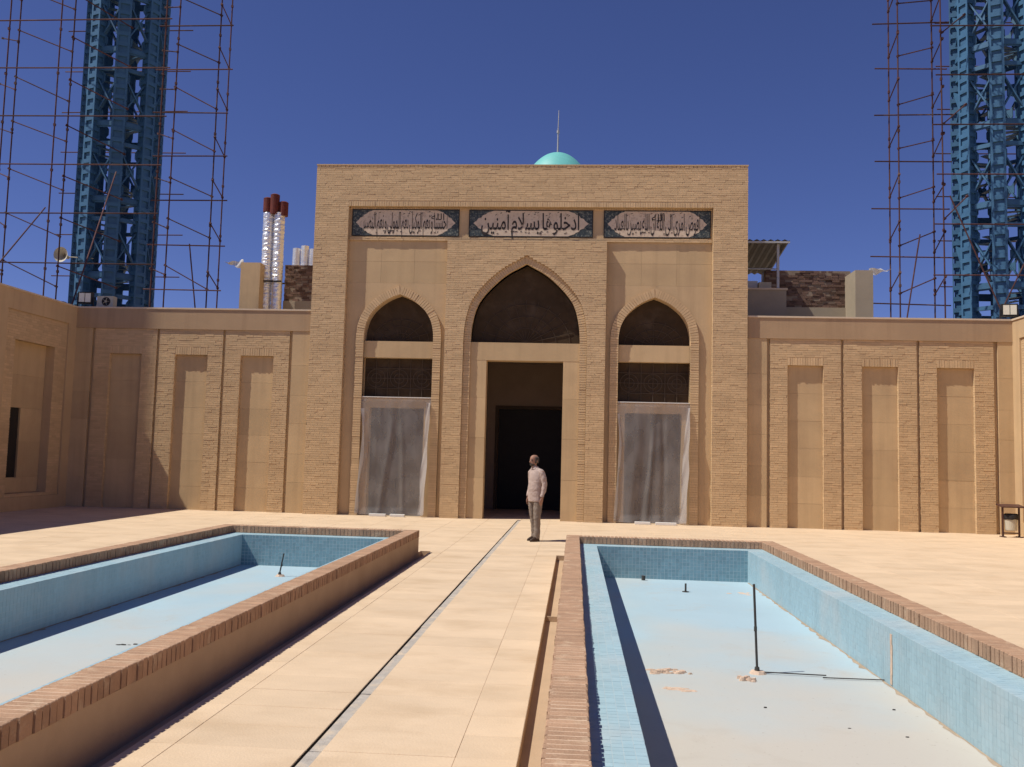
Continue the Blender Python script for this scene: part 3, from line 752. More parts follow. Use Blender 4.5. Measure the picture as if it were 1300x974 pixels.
for k in range(10):
    m = MB(); g = .0055
    x0, x1, y0, y1 = -CW/2-.006, CW/2+.004, -.032+g, .032-g
    n = 0; c = .004; ht = .112
    jx = [R(-.003,.003) for _ in range(8)]
    vv = [(x0+jx[0],y0,0),(x1+jx[1],y0,0),(x1+jx[1],y1,0),(x0+jx[0],y1,0),(x0+jx[0],y0,ht-c),(x1+jx[1],y0,ht-c),(x1+jx[1],y1,ht-c),(x0+jx[0],y1,ht-c),
          (x0+jx[0]+c,y0+c,ht+jx[2]*.3),(x1+jx[1]-c,y0+c,ht+jx[3]*.3),(x1+jx[1]-c,y1-c,ht+jx[3]*.3),(x0+jx[0]+c,y1-c,ht+jx[2]*.3)]
    m.v = vv; m.f = [(8,9,10,11),(0,1,5,4),(1,2,6,5),(2,3,7,6),(3,0,4,7),(4,5,9,8),(5,6,10,9),(6,7,11,10),(7,4,8,11)]; m.t = [.5]*9
    brick_me.append(m.mesh('brick', MT['coping']))
def pool(label, X0, X1):
    t = thing('pool', label, 'pool', group=None)
    ix0, ix1, iy0, iy1 = X0+CW, X1-CW, PY0+CW, PY1-CW          # inside of the coping
    fx0, fx1, fy0, fy1 = ix0+LW, ix1-LW, iy0+LW, iy1-LW        # basin
    ow = MB(); zb = CZ-.112
    ow.box(X0, ix0, PY0, PY1, -.4, zb-.002); ow.box(ix1, X1, PY0, PY1, -.4, zb-.002); ow.box(ix0, ix1, PY0, iy0, -.4, zb-.002); ow.box(ix0, ix1, iy1, PY1, -.4, zb-.002)
    ow.build('outer_wall', MT['poolwall'], t)
    # coping bricks
    spots = []
    n = round((PY1-PY0)/.064)
    for i in range(n):
        y = PY0+(i+.5)*(PY1-PY0)/n
        spots.append((X0+CW/2, y, 0)); spots.append((X1-CW/2, y, PI))
    n = round((ix1-ix0)/.064)
    for i in range(n):
        x = ix0+(i+.5)*(ix1-ix0)/n
        spots.append((x, PY0+CW/2, PI/2)); spots.append((x, PY1-CW/2, -PI/2))
    vis = sorted([s for s in spots if in_view((s[0], s[1], CZ), 0.0)], key=lambda s: s[0]**2+s[1]**2)[:295]
    vis = set(vis); rest = MB()
    for s in spots:
        me = random.choice(brick_me); rz = s[2]+R(-.012,.012); dz = R(-.0008,.0012)
        if s in vis:
            o = link('brick', me, t); o.location = (s[0]+R(-.003,.003), s[1], CZ-.112+dz); o.rotation_euler = (0, 0, rz)
        else:
            mt = Matrix.Translation((s[0], s[1], CZ-.112+dz)) @ Matrix.Rotation(rz, 4, 'Z'); k = len(rest.v)
            rest.v += [tuple(mt @ v.co) for v in me.vertices]; tn = R(0, 1)
            for p in me.polygons: rest.f.append(tuple(k+i for i in p.vertices)); rest.t.append(tn)
    rest.build('coping_bricks', MT['copstuff'], t, tone=True, kind='stuff')
    cm = MB(); zt = CZ-.0028; e = .008
    for (a, b, c, d) in ((X0+e, ix0-e, PY0+e, PY1-e), (ix1+e, X1-e, PY0+e, PY1-e), (ix0-e, ix1+e, PY0+e, iy0-e), (ix0-e, ix1+e, iy1+e, PY1-e)):
        cm.box(a, b, c, d, zb-.001, zt)
    cm.build('coping_mortar', MT['copingm'], t)
    # ledge, basin
    gb = MB()
    gb.box(ix0, fx0, iy0, iy1, FZ-.1, LZ); gb.box(fx1, ix1, iy0, iy1, FZ-.1, LZ); gb.box(fx0, fx1, iy0, fy0, FZ-.1, LZ); gb.box(fx0, fx1, fy1, iy1, FZ-.1, LZ)
    gb.build('basin_wall', MT['grout'], t)
    tl = MB(); Ly = iy1-iy0; ny = int(Ly/TP); py = Ly/ny
    tile_field(tl, (ix0, iy0, LZ), (1,0,0), (0,1,0), (0,0,1), 5, ny, TP, py); tile_field(tl, (fx1, iy0, LZ), (1,0,0), (0,1,0), (0,0,1), 5, ny, TP, py)
    Lx = fx1-fx0; nx = int(Lx/TP); px = Lx/nx
    tile_field(tl, (fx0, iy0, LZ), (1,0,0), (0,1,0), (0,0,1), nx, 5, px, TP); tile_field(tl, (fx0, fy1, LZ), (1,0,0), (0,1,0), (0,0,1), nx, 5, px, TP)
    tl.build('ledge_tiles', MT['tile'], t, tone=True, kind='stuff')
    tf = MB(); tw = MB(); nz = 9; pz = (LZ-FZ)/nz; Lf = fy1-fy0; nf = int(Lf/TP); pf = Lf/nf
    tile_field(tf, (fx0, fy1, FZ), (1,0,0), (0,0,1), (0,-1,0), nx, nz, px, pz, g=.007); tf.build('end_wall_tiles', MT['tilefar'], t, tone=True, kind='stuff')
    tile_field(tw, (fx1, fy1, FZ), (0,-1,0), (0,0,1), (-1,0,0), nf, nz, pf, pz)
    tile_field(tw, (fx0, fy0, FZ), (0,1,0), (0,0,1), (1,0,0), nf, nz, pf, pz)
    tile_field(tw, (fx1, fy0, FZ), (-1,0,0), (0,0,1), (0,1,0), nx, nz, px, pz)
    tw.build('wall_tiles', MT['tile'], t, tone=True, kind='stuff')
    for (side_, sg) in ((fx1-.003, -1), (fx0+.003, 1)):
        st = MB(); pr = None; yy = fy0+.02
        while yy < fy1:
            ww = abs(random.gauss(.012, .02))+.004; cur = ((side_, yy, FZ+.006), (side_+sg*ww, yy, FZ+.0015))
            if pr: st.quad(pr[0], pr[1], cur[1], cur[0])
            pr = cur; yy += R(.04, .14)
        st.build('silt_line', MT['silt'], t, fix=False)
    fl = MB(); fl.box(fx0-.05, fx1+.05, fy0-.05, fy1+.05, FZ-.15, FZ); fl.build('floor', MT['floor'], t)
    return t
pool('empty blue tiled pool with the tall thin pipe and broken plaster on its floor', *POOLS[1])
pool('empty blue tiled pool with only a short pipe standing on its clean floor', *POOLS[0])

# things in the pools
def chunk(mb, c, sx, sy, sz, seed):
    rn = random.Random(seed); k = 7; r0 = []; r1 = []
    for i in range(k):
        a = 2*PI*i/k; q = rn.uniform(.65, 1.1)
        r0.append((c[0]+math.cos(a)*sx*q, c[1]+math.sin(a)*sy*q, c[2])); r1.append((c[0]+math.cos(a)*sx*q*.7, c[1]+math.sin(a)*sy*q*.7, c[2]+sz*rn.uniform(.7,1)))
    mb.rings([r0, r1])
def standpipe(label, x, y, ztop, lean, mat_):
    t = thing('standpipe', label, 'pipe', (x, y, FZ))
    m = MB(); m.tube((0,0,0.05), (lean, 0, ztop-FZ), .011, 8); m.tube((lean*.5,0,(ztop-FZ)*.5-.02), (lean*.5,0,(ztop-FZ)*.5+.02), .014, 8); m.build('pipe', mat_, t, smooth=False)
    m = MB(); m.tube((0,0,0), (0,0,.06), .028, 10, .02); m.build('elbow', mat_, t)
    m = MB(); chunk(m, (0.02,0,0.0), .09, .07, .035, 4); m.build('cement_collar', MT['rubble'], t)
    return t
rt = standpipe('tall thin dark standpipe in the pool with broken plaster', 1.66, 8.32, 0.55, -.03, MT['debrisdark'])
m = MB(); m.tube((0.04,.0,.018), (.60,-.02,.016), .0055, 6); m.tube((.55,-.10,.014), (1.16,-.09,.014), .005, 6); m.build('feed_pipe', MT['debrisdark'], rt)
standpipe('short slanted pipe in the pool with the clean floor', -4.38, 13.3, 0.10, .05, MT['debrisdark'])
def debris(name, label, cat, parts, mat_, group=None):
    m = MB()
    for i, p in enumerate(parts):
        rn = random.Random(i*7+int(p[0]*100)); big = p[2] > .03
        for q in range(9 if big else 1):
            f_ = rn.uniform(.22, .55) if big else 1
            ox, oy = (rn.gauss(0, p[2]*.55), rn.gauss(0, p[3]*.55)) if big else (0, 0)
            chunk(m, (p[0]+ox, p[1]+oy, FZ+.0005), p[2]*f_, p[3]*f_*rn.uniform(.7, 1.2), p[4]*rn.uniform(.3, 1), q*13+i)
    tag(m.build(name, mat_), label, cat, group)
debris('broken_plaster', 'flaked pile of broken plaster beside the long shadow on the pool floor', 'rubble', [(.84,8.30,.14,.05,.02),(.93,8.22,.10,.05,.03),(.78,8.18,.09,.03,.03)], MT['rubble'])
debris('broken_plaster', 'thin flat flake of plaster just short of the larger broken pile', 'rubble', [(.88,7.62,.13,.05,.008),(.80,7.66,.06,.03,.012)], MT['rubble'])
debris('plaster_lump', 'pale lump of plaster lying next to the tall thin standpipe', 'rubble', [(1.52,8.06,.085,.045,.04)], MT['rubble'])
debris('plaster_stain', 'thin pink patch of plaster at the far end of the pool floor', 'rubble', [(2.42,13.2,.13,.10,.008)], MT['rubble'])
m = MB(); m.tube((0,0,0),(0,0,.07),.03,10); o = m.build('drain_stub', MT['debrisdark']); o.location = (1.10,14.3,FZ); tag(o, 'black drain stub against the far tiles of the pool floor', 'pipe')
m = MB(); m.tube((0,0,0),(0.0,0,.12),.014,10); m.tube((0,0,0),(0,0,.008),.05,10); o = m.build('pipe_stub', MT['debrisdark']); o.location = (1.62,13.2,FZ); tag(o, 'short dark pipe stub standing upright on the pool floor', 'pipe')
debris('dark_scrap', 'small dark scrap lying on the clean pool floor', 'scrap', [(-4.25,8.4,.06,.02,.012),(-4.16,8.45,.03,.02,.01)], MT['debrisdark'])
for i, (x, y) in enumerate(((1.95, 5.9), (2.35, 6.6), (2.0, 6.75), (2.5, 7.3), (1.5,7.2))):
    debris('pebble', 'tiny brown pebble on the dusty floor of the pool with broken plaster', 'pebble', [(x,y,.014,.01,.01)], MT['debrisdark'], 'pebbles on the pool floor')
# cracked plaster seam with pale filler on the right basin wall
m = MB(); bx_ = POOLS[1][1]-CW-LW-.0045
for i in range(5):
    z0 = FZ+.02+i*.085; m.box(bx_-.004, bx_+.001, 8.02+R(-.01,.01), 8.06+R(-.01,.01), z0, z0+.084)
tag(m.build('plaster_patch', MT['rubble']), 'pale vertical patch of plaster on the tiled pool wall', 'patch')

# ------------------------------------------------------------ plastic sheets over the side doorways and the blocks at their foot
def sheet(label, cx, seed):
    rn = random.Random(seed); nu, nv = 90, 110; m = MB()
    hw0 = .935
    folds = [(rn.uniform(-.8, .8), rn.uniform(-.35, .35), rn.uniform(.05, .22), rn.uniform(.012, .035)*rn.choice((1, 1, -1))) for _ in range(6)]
    puck = [(rn.uniform(-.7, .7), rn.uniform(.1, .9), rn.uniform(.06, .14), rn.uniform(.05, .2), rn.uniform(-.012, .012)) for _ in range(14)]
    e0 = rn.uniform(0, 6)
    for j in range(nv+1):
        v = j/nv; z = 3.10-v*3.07
        lft = cx-hw0+.10*math.sin(PI*min(1, v*1.3))**2*(.8+.2*math.sin(6*v+e0))-.05*max(0, v-.7)/.3
        rgt = cx+hw0-.04*math.sin(PI*v)-.10*max(0, v-.55)/.45
        for i in range(nu+1):
            u = i/nu*2-1; x = lft+(rgt-lft)*(u+1)/2; amp = min(1, v*3.5)
            d = .022+.01*math.sin(2.2*u+3*v+e0)*amp
            for (fu, sl_, wd_, h_) in folds:
                q = (u-fu-sl_*(v-.5))/wd_; d += amp*h_*math.exp(-q*q)
            for (pu, pv, a_, b_, h_) in puck:
                d += h_*math.exp(-((u-pu)/a_)**2-((v-pv)/b_)**2)
            er = max(0, u-.80)/.20; el = max(0, -u-.88)/.12
            d += amp*(.13*er*er+.05*el*el)+max(0, v-.94)/.06*.05*(1+.5*math.sin(9*u))
            if v < .025: d = .012
            m.v.append((x, BR-.03-d, z))
    for j in range(nv):
        for i in range(nu):
            a = j*(nu+1)+i; m.f.append((a, a+nu+1, a+nu+2, a+1)); m.t.append(.5)
    o = m.build('plastic_sheet', MT['film'], smooth=True); tag(o, label, 'plastic sheet')
    fe = MB(); k0 = len(m.v)
    for j in range(41):
        v = .04+.95*j/40; z = 3.10-v*3.07
        xr = cx+hw0-.04*math.sin(PI*v)-.10*max(0, v-.55)/.45
        for i in range(7):
            q = i/6; wd_ = .10+.07*v+.02*math.sin(11*v+e0)
            fe.v.append((xr-wd_*(1-q)+.01*math.sin(17*v+4*q), BR-.095-.11*q*q*min(1, v*3)-.012*math.sin(23*v+7*q), z))
    for j in range(40):
        for i in range(6):
            a = j*7+i; fe.f.append((a, a+7, a+8, a+1)); fe.t.append(.5)
    fe.build('folded_edge', MT['film2'], o, smooth=True)
    fe = MB()
    for j in range(41):
        v = .10+.89*j/40; z = 3.10-v*3.07
        xl = cx-hw0+.10*math.sin(PI*min(1, v*1.3))**2*(.8+.2*math.sin(6*v+e0))-.05*max(0, v-.7)/.3
        for i in range(5):
            q = i/4; wd_ = .045+.03*math.sin(7*v+e0)**2
            fe.v.append((xl+wd_*(1-q)+.008*math.sin(15*v+4*q), BR-.075-.05*q*min(1, v*3), z))
    for j in range(40):
        for i in range(4):
            a = j*5+i; fe.f.append((a, a+1, a+6, a+5)); fe.t.append(.5)
    fe.build('folded_edge', MT['film2'], o, smooth=True)
    h = MB(); h.box(cx-.92, cx+.92, BR-.05, BR+.036, 3.094, 3.114); h.build('top_batten', MT['white'], o)
sheet('milky plastic sheet hung over the arched doorway nearer the twin silver flues', SIDE[0][0], 5)
sheet('milky plastic sheet hung over the arched doorway nearer the corrugated canopy', SIDE[1][0], 9)
for i, (x0, x1, y, l) in enumerate(((-5.28,-4.85,22.93,''),(-4.74,-4.36,22.95,''),(1.53,1.92,22.93,''),(2.05,2.57,22.90,''))):
    labs = ('white foam block under the sheet nearer the silver flues, farther from the tall door', 'white foam block under the sheet nearer the silver flues, closer to the tall door',
            'shorter white foam block at the foot of the sheet nearer the canopy', 'longer white foam block at the foot of the sheet nearer the canopy')
    m = MB(); w_ = (x1-x0)
    m.box(0, w_, 0, .12, 0, .065); o = m.build('foam_block', MT['white']); o.location = (x0, y, 0.002); o.rotation_euler = (0,0,R(-.04,.04))
    bv = o.modifiers.new('bevel','BEVEL'); bv.width = .006; bv.segments = 2
    tag(o, labs[i], 'block')

# ------------------------------------------------------------ steel towers behind the walls
col_me = None
def tower(label, cx, cy):
    global col_me
    t = thing('steel_tower', label, 'tower', (cx, cy, 0))
    r = 1.36; H = 25.0; bay = 2.95
    if col_me is None:
        m = MB(); wt, wn = .48, .32     # local: x tangent, y outward
        m.box(-.17, .17, -.13, .10, 0, H)
        for a in (-1, 1):
            for b in (-1, 1):
                x = a*(wt/2-.04); yv = b*(wn/2-.02); m.box(x-.04, x+.04, yv-.02, yv+.02, 0, H)
        z = .2
        while z < H:
            for b in (-1, 1):
                yv = b*(wn/2-.012); m.box(-wt/2+.08, wt/2-.08, yv-.010, yv+.010, z, z+.16)
            for a in (-1, 1):
                x = a*(wt/2-.012); m.box(x-.010, x+.010, -wn/2+.04, wn/2-.04, z, z+.16)
            z += .42
        col_me = m.mesh('column', MT['steel'])
    P = []
    for k in range(8):
        a = PI/8+k*PI/4; p = Vector((math.cos(a)*r, math.sin(a)*r, 0)); P.append(p)
        o = link('column', col_me, t); o.location = p; o.rotation_euler = (0, 0, a-PI/2)
    nb = int(H/bay)
    cache = {}
    for b in range(1, nb):
        z0 = b*bay+.35
        for k in range(8):
            p, q = P[k], P[(k+1) % 8]; L = (q-p).length; an = math.atan2(q.y-p.y, q.x-p.x); mid = (p+q)/2
            out = mid.normalized()
            for kind in ('brace', 'brace_', 'beam', 'beam_', 'gusset_plate', 'gusset_plate_a', 'gusset_plate_b', 'gusset_plate_c'):
                if kind not in cache:
                    m = MB(); h = L/2-.10
                    if kind == 'brace': m.bar((-h,.03,-.75), (h,.03,.75), .05, .16, (0,1,0)); m.box(-.15,.15,.0,.06,-.15,.15)
                    elif kind == 'brace_': m.bar((-h,-.04,.75), (h,-.04,-.75), .05, .16, (0,1,0))
                    elif kind == 'beam': m.bar((-h,0,-1.12), (h,0,-1.12), .10, .17); m.box(-h,h,-.012,.012,-1.26,-.98)
                    elif kind == 'beam_': m.bar((-h,0,1.05), (h,0,1.05), .10, .15)
                    else:
                        s = 1 if kind in ('gusset_plate', 'gusset_plate_a') else -1
                        x0, x1 = sorted((s*(h+.02), s*(h-.22)))
                        for sz in ((-1,) if kind[-1] in 'eb' else (1,)):
                            pts = [(s*(h+.04), sz*.38), (s*(h-.12), sz*.45), (s*(h-.25), sz*.62), (s*(h-.25), sz*.86), (s*(h-.05), sz*1.15), (s*(h+.04), sz*1.2)]
                            m.rings([[(a_, .075, b_) for a_, b_ in pts], [(a_, .09, b_) for a_, b_ in pts]])
                    cache[kind] = m.mesh(kind.rstrip('abc').rstrip('_') if kind[-2] == '_' else kind.rstrip('_'), MT['steel'], fix=True)
                o = link(kind.rstrip('abc').rstrip('_') if kind[-2] == '_' else kind.rstrip('_'), cache[kind], t); o.location = (mid.x, mid.y, z0); o.rotation_euler = (0, 0, an)
    # spiral stair inside
    m = MB(); m.tube((0,0,0), (0,0,H), .09, 10); m.build('stair_post', MT['steel'], t)
    m = MB(); m.box(.06, .86, -.11, .11, -.012, .012); me = m.mesh('stair_tread', MT['steel'])
    z = 5.2; a = 0
    while z < H-.5:
        o = link('stair_tread', me, t); o.location = (0, 0, z); o.rotation_euler = (0, 0, a); z += .2; a += math.radians(24)
    return t
tower('blue steel lattice tower in shade rising behind the air conditioner', -18.25, 33.5)
tower('blue steel lattice tower standing behind the shaded side wall with the slot window', -22.1, 21.0)
tower('blue steel lattice tower lit by the sun, rising beyond the rubbish bin', 15.35, 33.5)

# scaffolds
def scaffold(label, std, leds, braces, props):
    t = thing('scaffold', label, 'scaffold')
    def pole(name, p, q, r=.024, cpl=()):
        m = MB(); m.tube((0,0,0), Vector(q)-Vector(p), r, 6)
        d = (Vector(q)-Vector(p)).normalized()
        for c in cpl: v = Vector(c)-Vector(p); m.bar(v-d*.045, v+d*.045, .07, .07)
        o = m.build(name, MT['rust'], t); o.location = p
    for (x, y, dx) in std: pole('standard', (x, y, 0), (x+dx, y+R(-.04,.04), 26), .025, [(x+dx*zz/26, y, zz) for zz in [6+1.75*k+R(-.1,.1) for k in range(11)]])
    for (p, q) in leds: pole('ledger', p, q)
    for (p, q) in braces: pole('brace', p, q, .022, (p, q))
    for (p, q) in props: pole('raking_prop', p, q, .024)
def scaf_parts(std, ledspec, brspec):
    leds = []; br = []
    for (p, q, z0, dz, n) in ledspec:
        for k in range(n):
            z = z0+dz*k; leds.append(((p[0]-R(0,.2), p[1], z+R(-.03,.03)), (q[0]+R(0,.2), q[1], z+R(-.03,.03))))
    for (p, q, z0, dz, n, rise) in brspec:
        for k in range(n):
            z = z0+dz*k+R(-.1,.1); br.append(((p[0], p[1], z), (q[0], q[1], z+rise+R(-.1,.1))))
    return leds, br
# left
std = [(-13.15,30.5,0),(-13.18,31.5,0),(-14.72,29.5,0),(-14.72,30.5,0.02),(-18.72,30.5,.05),(-18.60,29.6,-.05),(-20.80,30.5,0),(-20.5,29.5,0),
       (-18.5,36.4,0),(-21.6,36.2,0)]
leds, br = scaf_parts(std, [((-21.6,29.45),(-14.6,29.45),7.93,1.75,9), ((-15.3,30.45),(-12.7,30.45),7.2,1.62,10), ((-22.3,36.2),(-16.9,36.2),7.0,1.8,9)],
    [((-14.72,30.5),(-13.15,30.5),8.1,1.65,9,-.75), ((-13.15,30.5),(-13.18,31.5),7.9,1.65,9,-.35), ((-20.8,30.5),(-18.72,30.5),8.2,1.72,9,-.85), ((-18.72,30.5),(-17.3,32.0),8.0,1.72,9,-.5), ((-15.6,31.2),(-14.72,30.5),8.2,1.65,9,-.35), ((-21.9,31.2),(-20.8,30.5),8.3,1.72,9,-.5)])
scaffold('rusty tube scaffold round the shaded blue tower behind the air conditioner', std, leds, br,
         [((-14.0,23.6,5.5),(-16.15,29.4,11.15)), ((-17.2,23.9,5.7),(-18.7,29.5,9.9)), ((-13.5,30.6,6.0),(-13.9,30.55,8.9)), ((-20.3,29.4,5.0),(-20.25,29.4,8.4))])
std = [(10.80,31.5,0),(10.77,30.5,0),(12.29,31.5,0),(12.25,30.5,-.1),(16.9,30.5,0),(18.6,30.5,0),(15.0,36.2,0),(17.6,36.2,0)]
leds, br = scaf_parts(std, [((10.3,31.45),(12.75,31.45),7.2,1.68,10), ((12.0,30.4),(18.8,30.4),8.05,1.72,9), ((14.4,36.2),(18.6,36.2),7.0,1.8,9)],
    [((12.29,31.5),(10.77,30.5),8.15,1.65,9,-.7), ((10.77,30.5),(10.80,31.5),8.2,1.66,9,-.4), ((12.25,30.5),(12.29,31.5),7.9,1.66,9,-.4), ((13.2,31.0),(12.25,30.5),10.8,3.3,4,-.9)])
scaffold('rusty tube scaffold beside the sunlit blue tower beyond the rubbish bin', std, leds, br,
         [((10.86,30.4,6.0),(11.4,30.4,9.4)), ((13.9,30.2,6.8),(12.35,30.3,10.7)), ((13.9,30.2,6.8),(15.8,30.2,10.8))])

# ------------------------------------------------------------ dome behind the portal
dm = thing('domed_hall', 'turquoise dome tip with thin finial showing above the portal', 'dome', (-1.34, 50, 0))
m = MB(); m.box(-6.5, 6.5, -6, 6, 0, 11.0); m.build('hall', MT['plaster'], dm)
m = MB(); rr = []
for z in (11.0, 15.9): rr.append([(2.5*math.cos(2*PI*i/32), 2.5*math.sin(2*PI*i/32), z) for i in range(32)])
m.rings(rr); m.build('drum', MT['plaster'], dm)
m = MB(); rr = []
for k in range(25):
    d_ = 3.05*(k/24.0)**2+.0005; r_ = 2.6*(d_/3.05)**.46
    rr.append([(r_*math.cos(2*PI*i/48), r_*math.sin(2*PI*i/48), 18.95-d_) for i in range(48)])
m.rings(rr); m.build('shell', MT['dome'], dm, smooth=True)
m = MB(); m.tube((0,0,18.9),(0,0,20.4),.05,8,.035); m.tube((0,0,20.4),(0.02,0,21.5),.03,8,.02); m.tube((0,0,20.15),(0,0,20.3),.08,8); m.build('finial', MT['metal'], dm)

# ------------------------------------------------------------ roof things
rs = MB(); rs.box(XL-4, PX0-.01, YW+.56, 29.0, 0, 5.0); rs.box(PX1+.01, XR+4, YW+.56, 29.0, 0, 5.0)
struct('roof', rs, MT['greywall'])
def roof_wall(name, label, x0, x1, y0, y1, z1, mat_, z0=5.0, capm=None):
    t = thing(name, label, 'wall'); m = MB(); m.box(x0, x1, y0, y1, z0, z1); m.build('wall', mat_, t)
    if capm: m = MB(); m.box(x0-.03, x1+.03, y0-.03, y1+.03, z1, z1+.05); m.build('coping', capm, t)
    return t
def brick_roof_wall(label, x0, x1, y, z0, z1, foot):
    t = thing('brick_parapet', label, 'wall'); m = MB(); m.box(x0+.004, x1-.004, y+.012, y+.3, 5.0, z1); m.build('wall_core', MT['dmortar'], t)
    b = MB(); brick_field(b, front(y), lambda v: [(x0, x1)], z0, z1+.01, course=.07, blen=.2, jit=.022, depth=.03)
    b.build('brickwork', MT['dbrick'], t, tone=True, kind='stuff', fix=True)
    f = MB(); f.box(x0, x1, y-.06, y+.011, 5.0, z0); f.build('rendered_foot', foot, t)
roof_wall('roof_block', 'plain buff rendered block on the roof beside the twin silver flues', -9.80, -9.22, 25.0, 25.9, 7.05, MT['plaster'])
brick_roof_wall('low dark brick parapet on the roof behind the twin silver flues', -8.82, -7.5, 26.0, 6.10, 7.19, MT['greywall'])
brick_roof_wall('rough dark brick wall on the roof between canopy and rendered pier', 5.6, 8.1, 27.0, 6.28, 7.40, MT['greywall'])
roof_wall('roof_pier', 'smooth rendered pier on the roof at the end of the rough dark brick wall', 7.93, 8.43, 26.0, 27.0, 7.22, MT['greywall'])
roof_wall('roof_parapet', 'grey rendered parapet on the roof under the corrugated canopy', 4.3, 5.87, 25.5, 25.7, 6.52, MT['greywall'], capm=MT['cap'])
# canopy
t = thing('roof_canopy', 'sloping corrugated metal canopy on a thin post beside the portal top', 'canopy')
m = MB(); n = 40; top = []; bot = []
for i in range(n+1):
    x = 4.0+1.95*i/n; zz = .025*math.sin(i*PI/2); top.append((x, zz))
for (a, b) in zip(top, top[1:]):
    A, B = (a[0], 25.4, 7.93+a[1]), (b[0], 25.4, 7.93+b[1]); D, E_ = (a[0], 28.2, 7.55+a[1]), (b[0], 28.2, 7.55+b[1])
    m.quad(A, B, E_, D); m.quad((A[0],A[1],A[2]-.012),(D[0],D[1],D[2]-.012),(E_[0],E_[1],E_[2]-.012),(B[0],B[1],B[2]-.012))
m.build('canopy_sheet', MT['tinroof'], t)
m = MB(); m.box(4.0, 5.95, 25.40, 25.46, 7.85, 7.90); m.build('edge_beam', MT['metal'], t)
m = MB(); m.box(5.62, 5.69, 25.56, 25.63, 6.58, 7.86); m.build('post', MT['metal'], t)
m = MB(); m.tube((4.0,25.6,7.14),(5.62,25.6,7.14),.02,6); m.build('rail', MT['metal'], t)
m = MB(); m.box(5.72, 5.90, 28.05, 28.2, 5.0, 7.56); m.build('post', MT['metal'], t)
m = MB(); m.box(4.75,5.25,26.4,26.9,5.0,6.95); m.build('water_tank', MT['white'])
tank = C.objects['water_tank']; tag(tank, 'pale box standing on the roof under the corrugated canopy', 'tank')
m = MB(); m.box(5.2,5.55,25.95,26.2,5.0,6.83); 
tag(m.build('cabinet', MT['beige']), 'small beige cabinet on the roof under the canopy', 'cabinet')
# flues
fl = thing('flue_pair', 'two silver foil wrapped flues with dark red cowls standing on the roof', 'flue', (0,0,0))
for i, (xa, xb) in enumerate(((-9.20, -9.17), (-8.87, -8.86))):
    m = MB(); rr = []; z = 5.0; rn = random.Random(i)
    while z < 8.66:
        u = (z-5)/3.66; cx = xa-.02*u; rd = .155+.003*math.sin(z*42+i)+rn.uniform(-.006,.006)
        rr.append([(cx+rd*math.cos(2*PI*k/20)*(1+rn.uniform(-.04,.04)), 25.5+rd*math.sin(2*PI*k/20)*(1+rn.uniform(-.04,.04)), z) for k in range(20)]); z += .035
    m.rings(rr); m.build('flue_pipe', MT['foil'], fl, smooth=False)
for (x, y, z0, z1) in ((-9.26,25.5,8.68,9.08), (-9.03,25.44,8.60,9.17), (-8.78,25.5,8.56,8.96)):
    m = MB(); m.tube((x,y,z0),(x,y,z1),.135,16); m.tube((x,y,z1),(x,y,z1+.03),.14,16,.10); m.build('cowl', MT['redcap'], fl)
m = MB(); m.box(-9.38,-8.70,25.30,25.36,6.55,6.59); m.box(-9.38,-8.70,25.64,25.68,6.55,6.59); m.build('clamp', MT['black'], fl)
fd = thing('foil_duct', 'crumpled silver foil duct bends above the low dark brick parapet', 'duct')
for i, (x, z) in enumerate(((-8.66,7.72),(-8.40,7.80),(-8.14,7.70))):
    m = MB(); rr = []; rn = random.Random(30+i)
    for k in range(12):
        a = PI*.5*k/11; rr.append([(x+.12*math.cos(q)*(1+rn.uniform(-.06,.06)), 26.55-.15+.3*math.sin(a)*.4+.12*math.sin(q)*(1+rn.uniform(-.06,.06)), 5.0+(z-4.9)*k/11) for q in [2*PI*j/14 for j in range(14)]])
    m.rings(rr); m.build('duct_bend', MT['foil'], fd)
# flood lights, air conditioner, horn
def flood(label, x, y, z, rz):
    t = thing('floodlight', label, 'floodlight', (x, y, z)); t.rotation_euler = (0, 0, rz)
    m = MB(); m.box(-.19,.19,.0,.14,.10,.42); m.build('housing', MT['black'], t)
    m = MB(); m.box(-.155,-.01,-.012,.0,.14,.385); m.box(.01,.155,-.012,.0,.14,.385); m.build('lamp_glass', MT['lens'], t)
    m = MB(); m.box(-.22,-.2,.03,.09,0,.28); m.box(.2,.22,.03,.09,0,.28); m.box(-.22,.22,.03,.09,0,.02); m.build('bracket', MT['black'], t)
flood('black floodlight with pale lens on the wall corner beside the air conditioner', -13.46, 23.30, WH+.012, .12)
flood('black floodlight with two pale lenses on the wall corner above the rubbish bin', 10.95, 23.34, WH+.012, -.15)
ac = thing('air_conditioner', 'small beige air conditioner box with round fan on the wall top', 'air conditioner', (-12.95, 23.42, WH+.012))
m = MB(); m.box(-.23,.23,0,.2,.03,.33); m.build('casing', MT['beige'], ac)
m = MB(); m.tube((.03,-.012,.18),(.03,.0,.18),.12,20); m.build('fan_recess', MT['black'], ac)
m = MB()
for k in range(5):
    a = 2*PI*k/5; m.bar((.03,-.018,.18),(.03+.1*math.cos(a),-.018,.18+.1*math.sin(a)),.004,.035,(0,1,0))
m.tube((.03,-.03,.18),(.03,-.012,.18),.03,10); m.build('fan', MT['beige'], ac)
m = MB(); m.box(-.2,-.16,.02,.18,0,.03); m.box(.16,.2,.02,.18,0,.03); m.build('foot', MT['black'], ac)
m = MB(); m.box(-14.9,-13.66,22.62,22.78,WH+.012,WH+.05); tag(m.build('plank', MT['brownm']), 'dark plank lying across the wall top beside the floodlight', 'plank')
hs = thing('horn_loudspeaker', 'grey horn loudspeaker fixed beside the shaded blue tower', 'loudspeaker', (-19.32, 32.0, 8.6))
m = MB(); rr = []
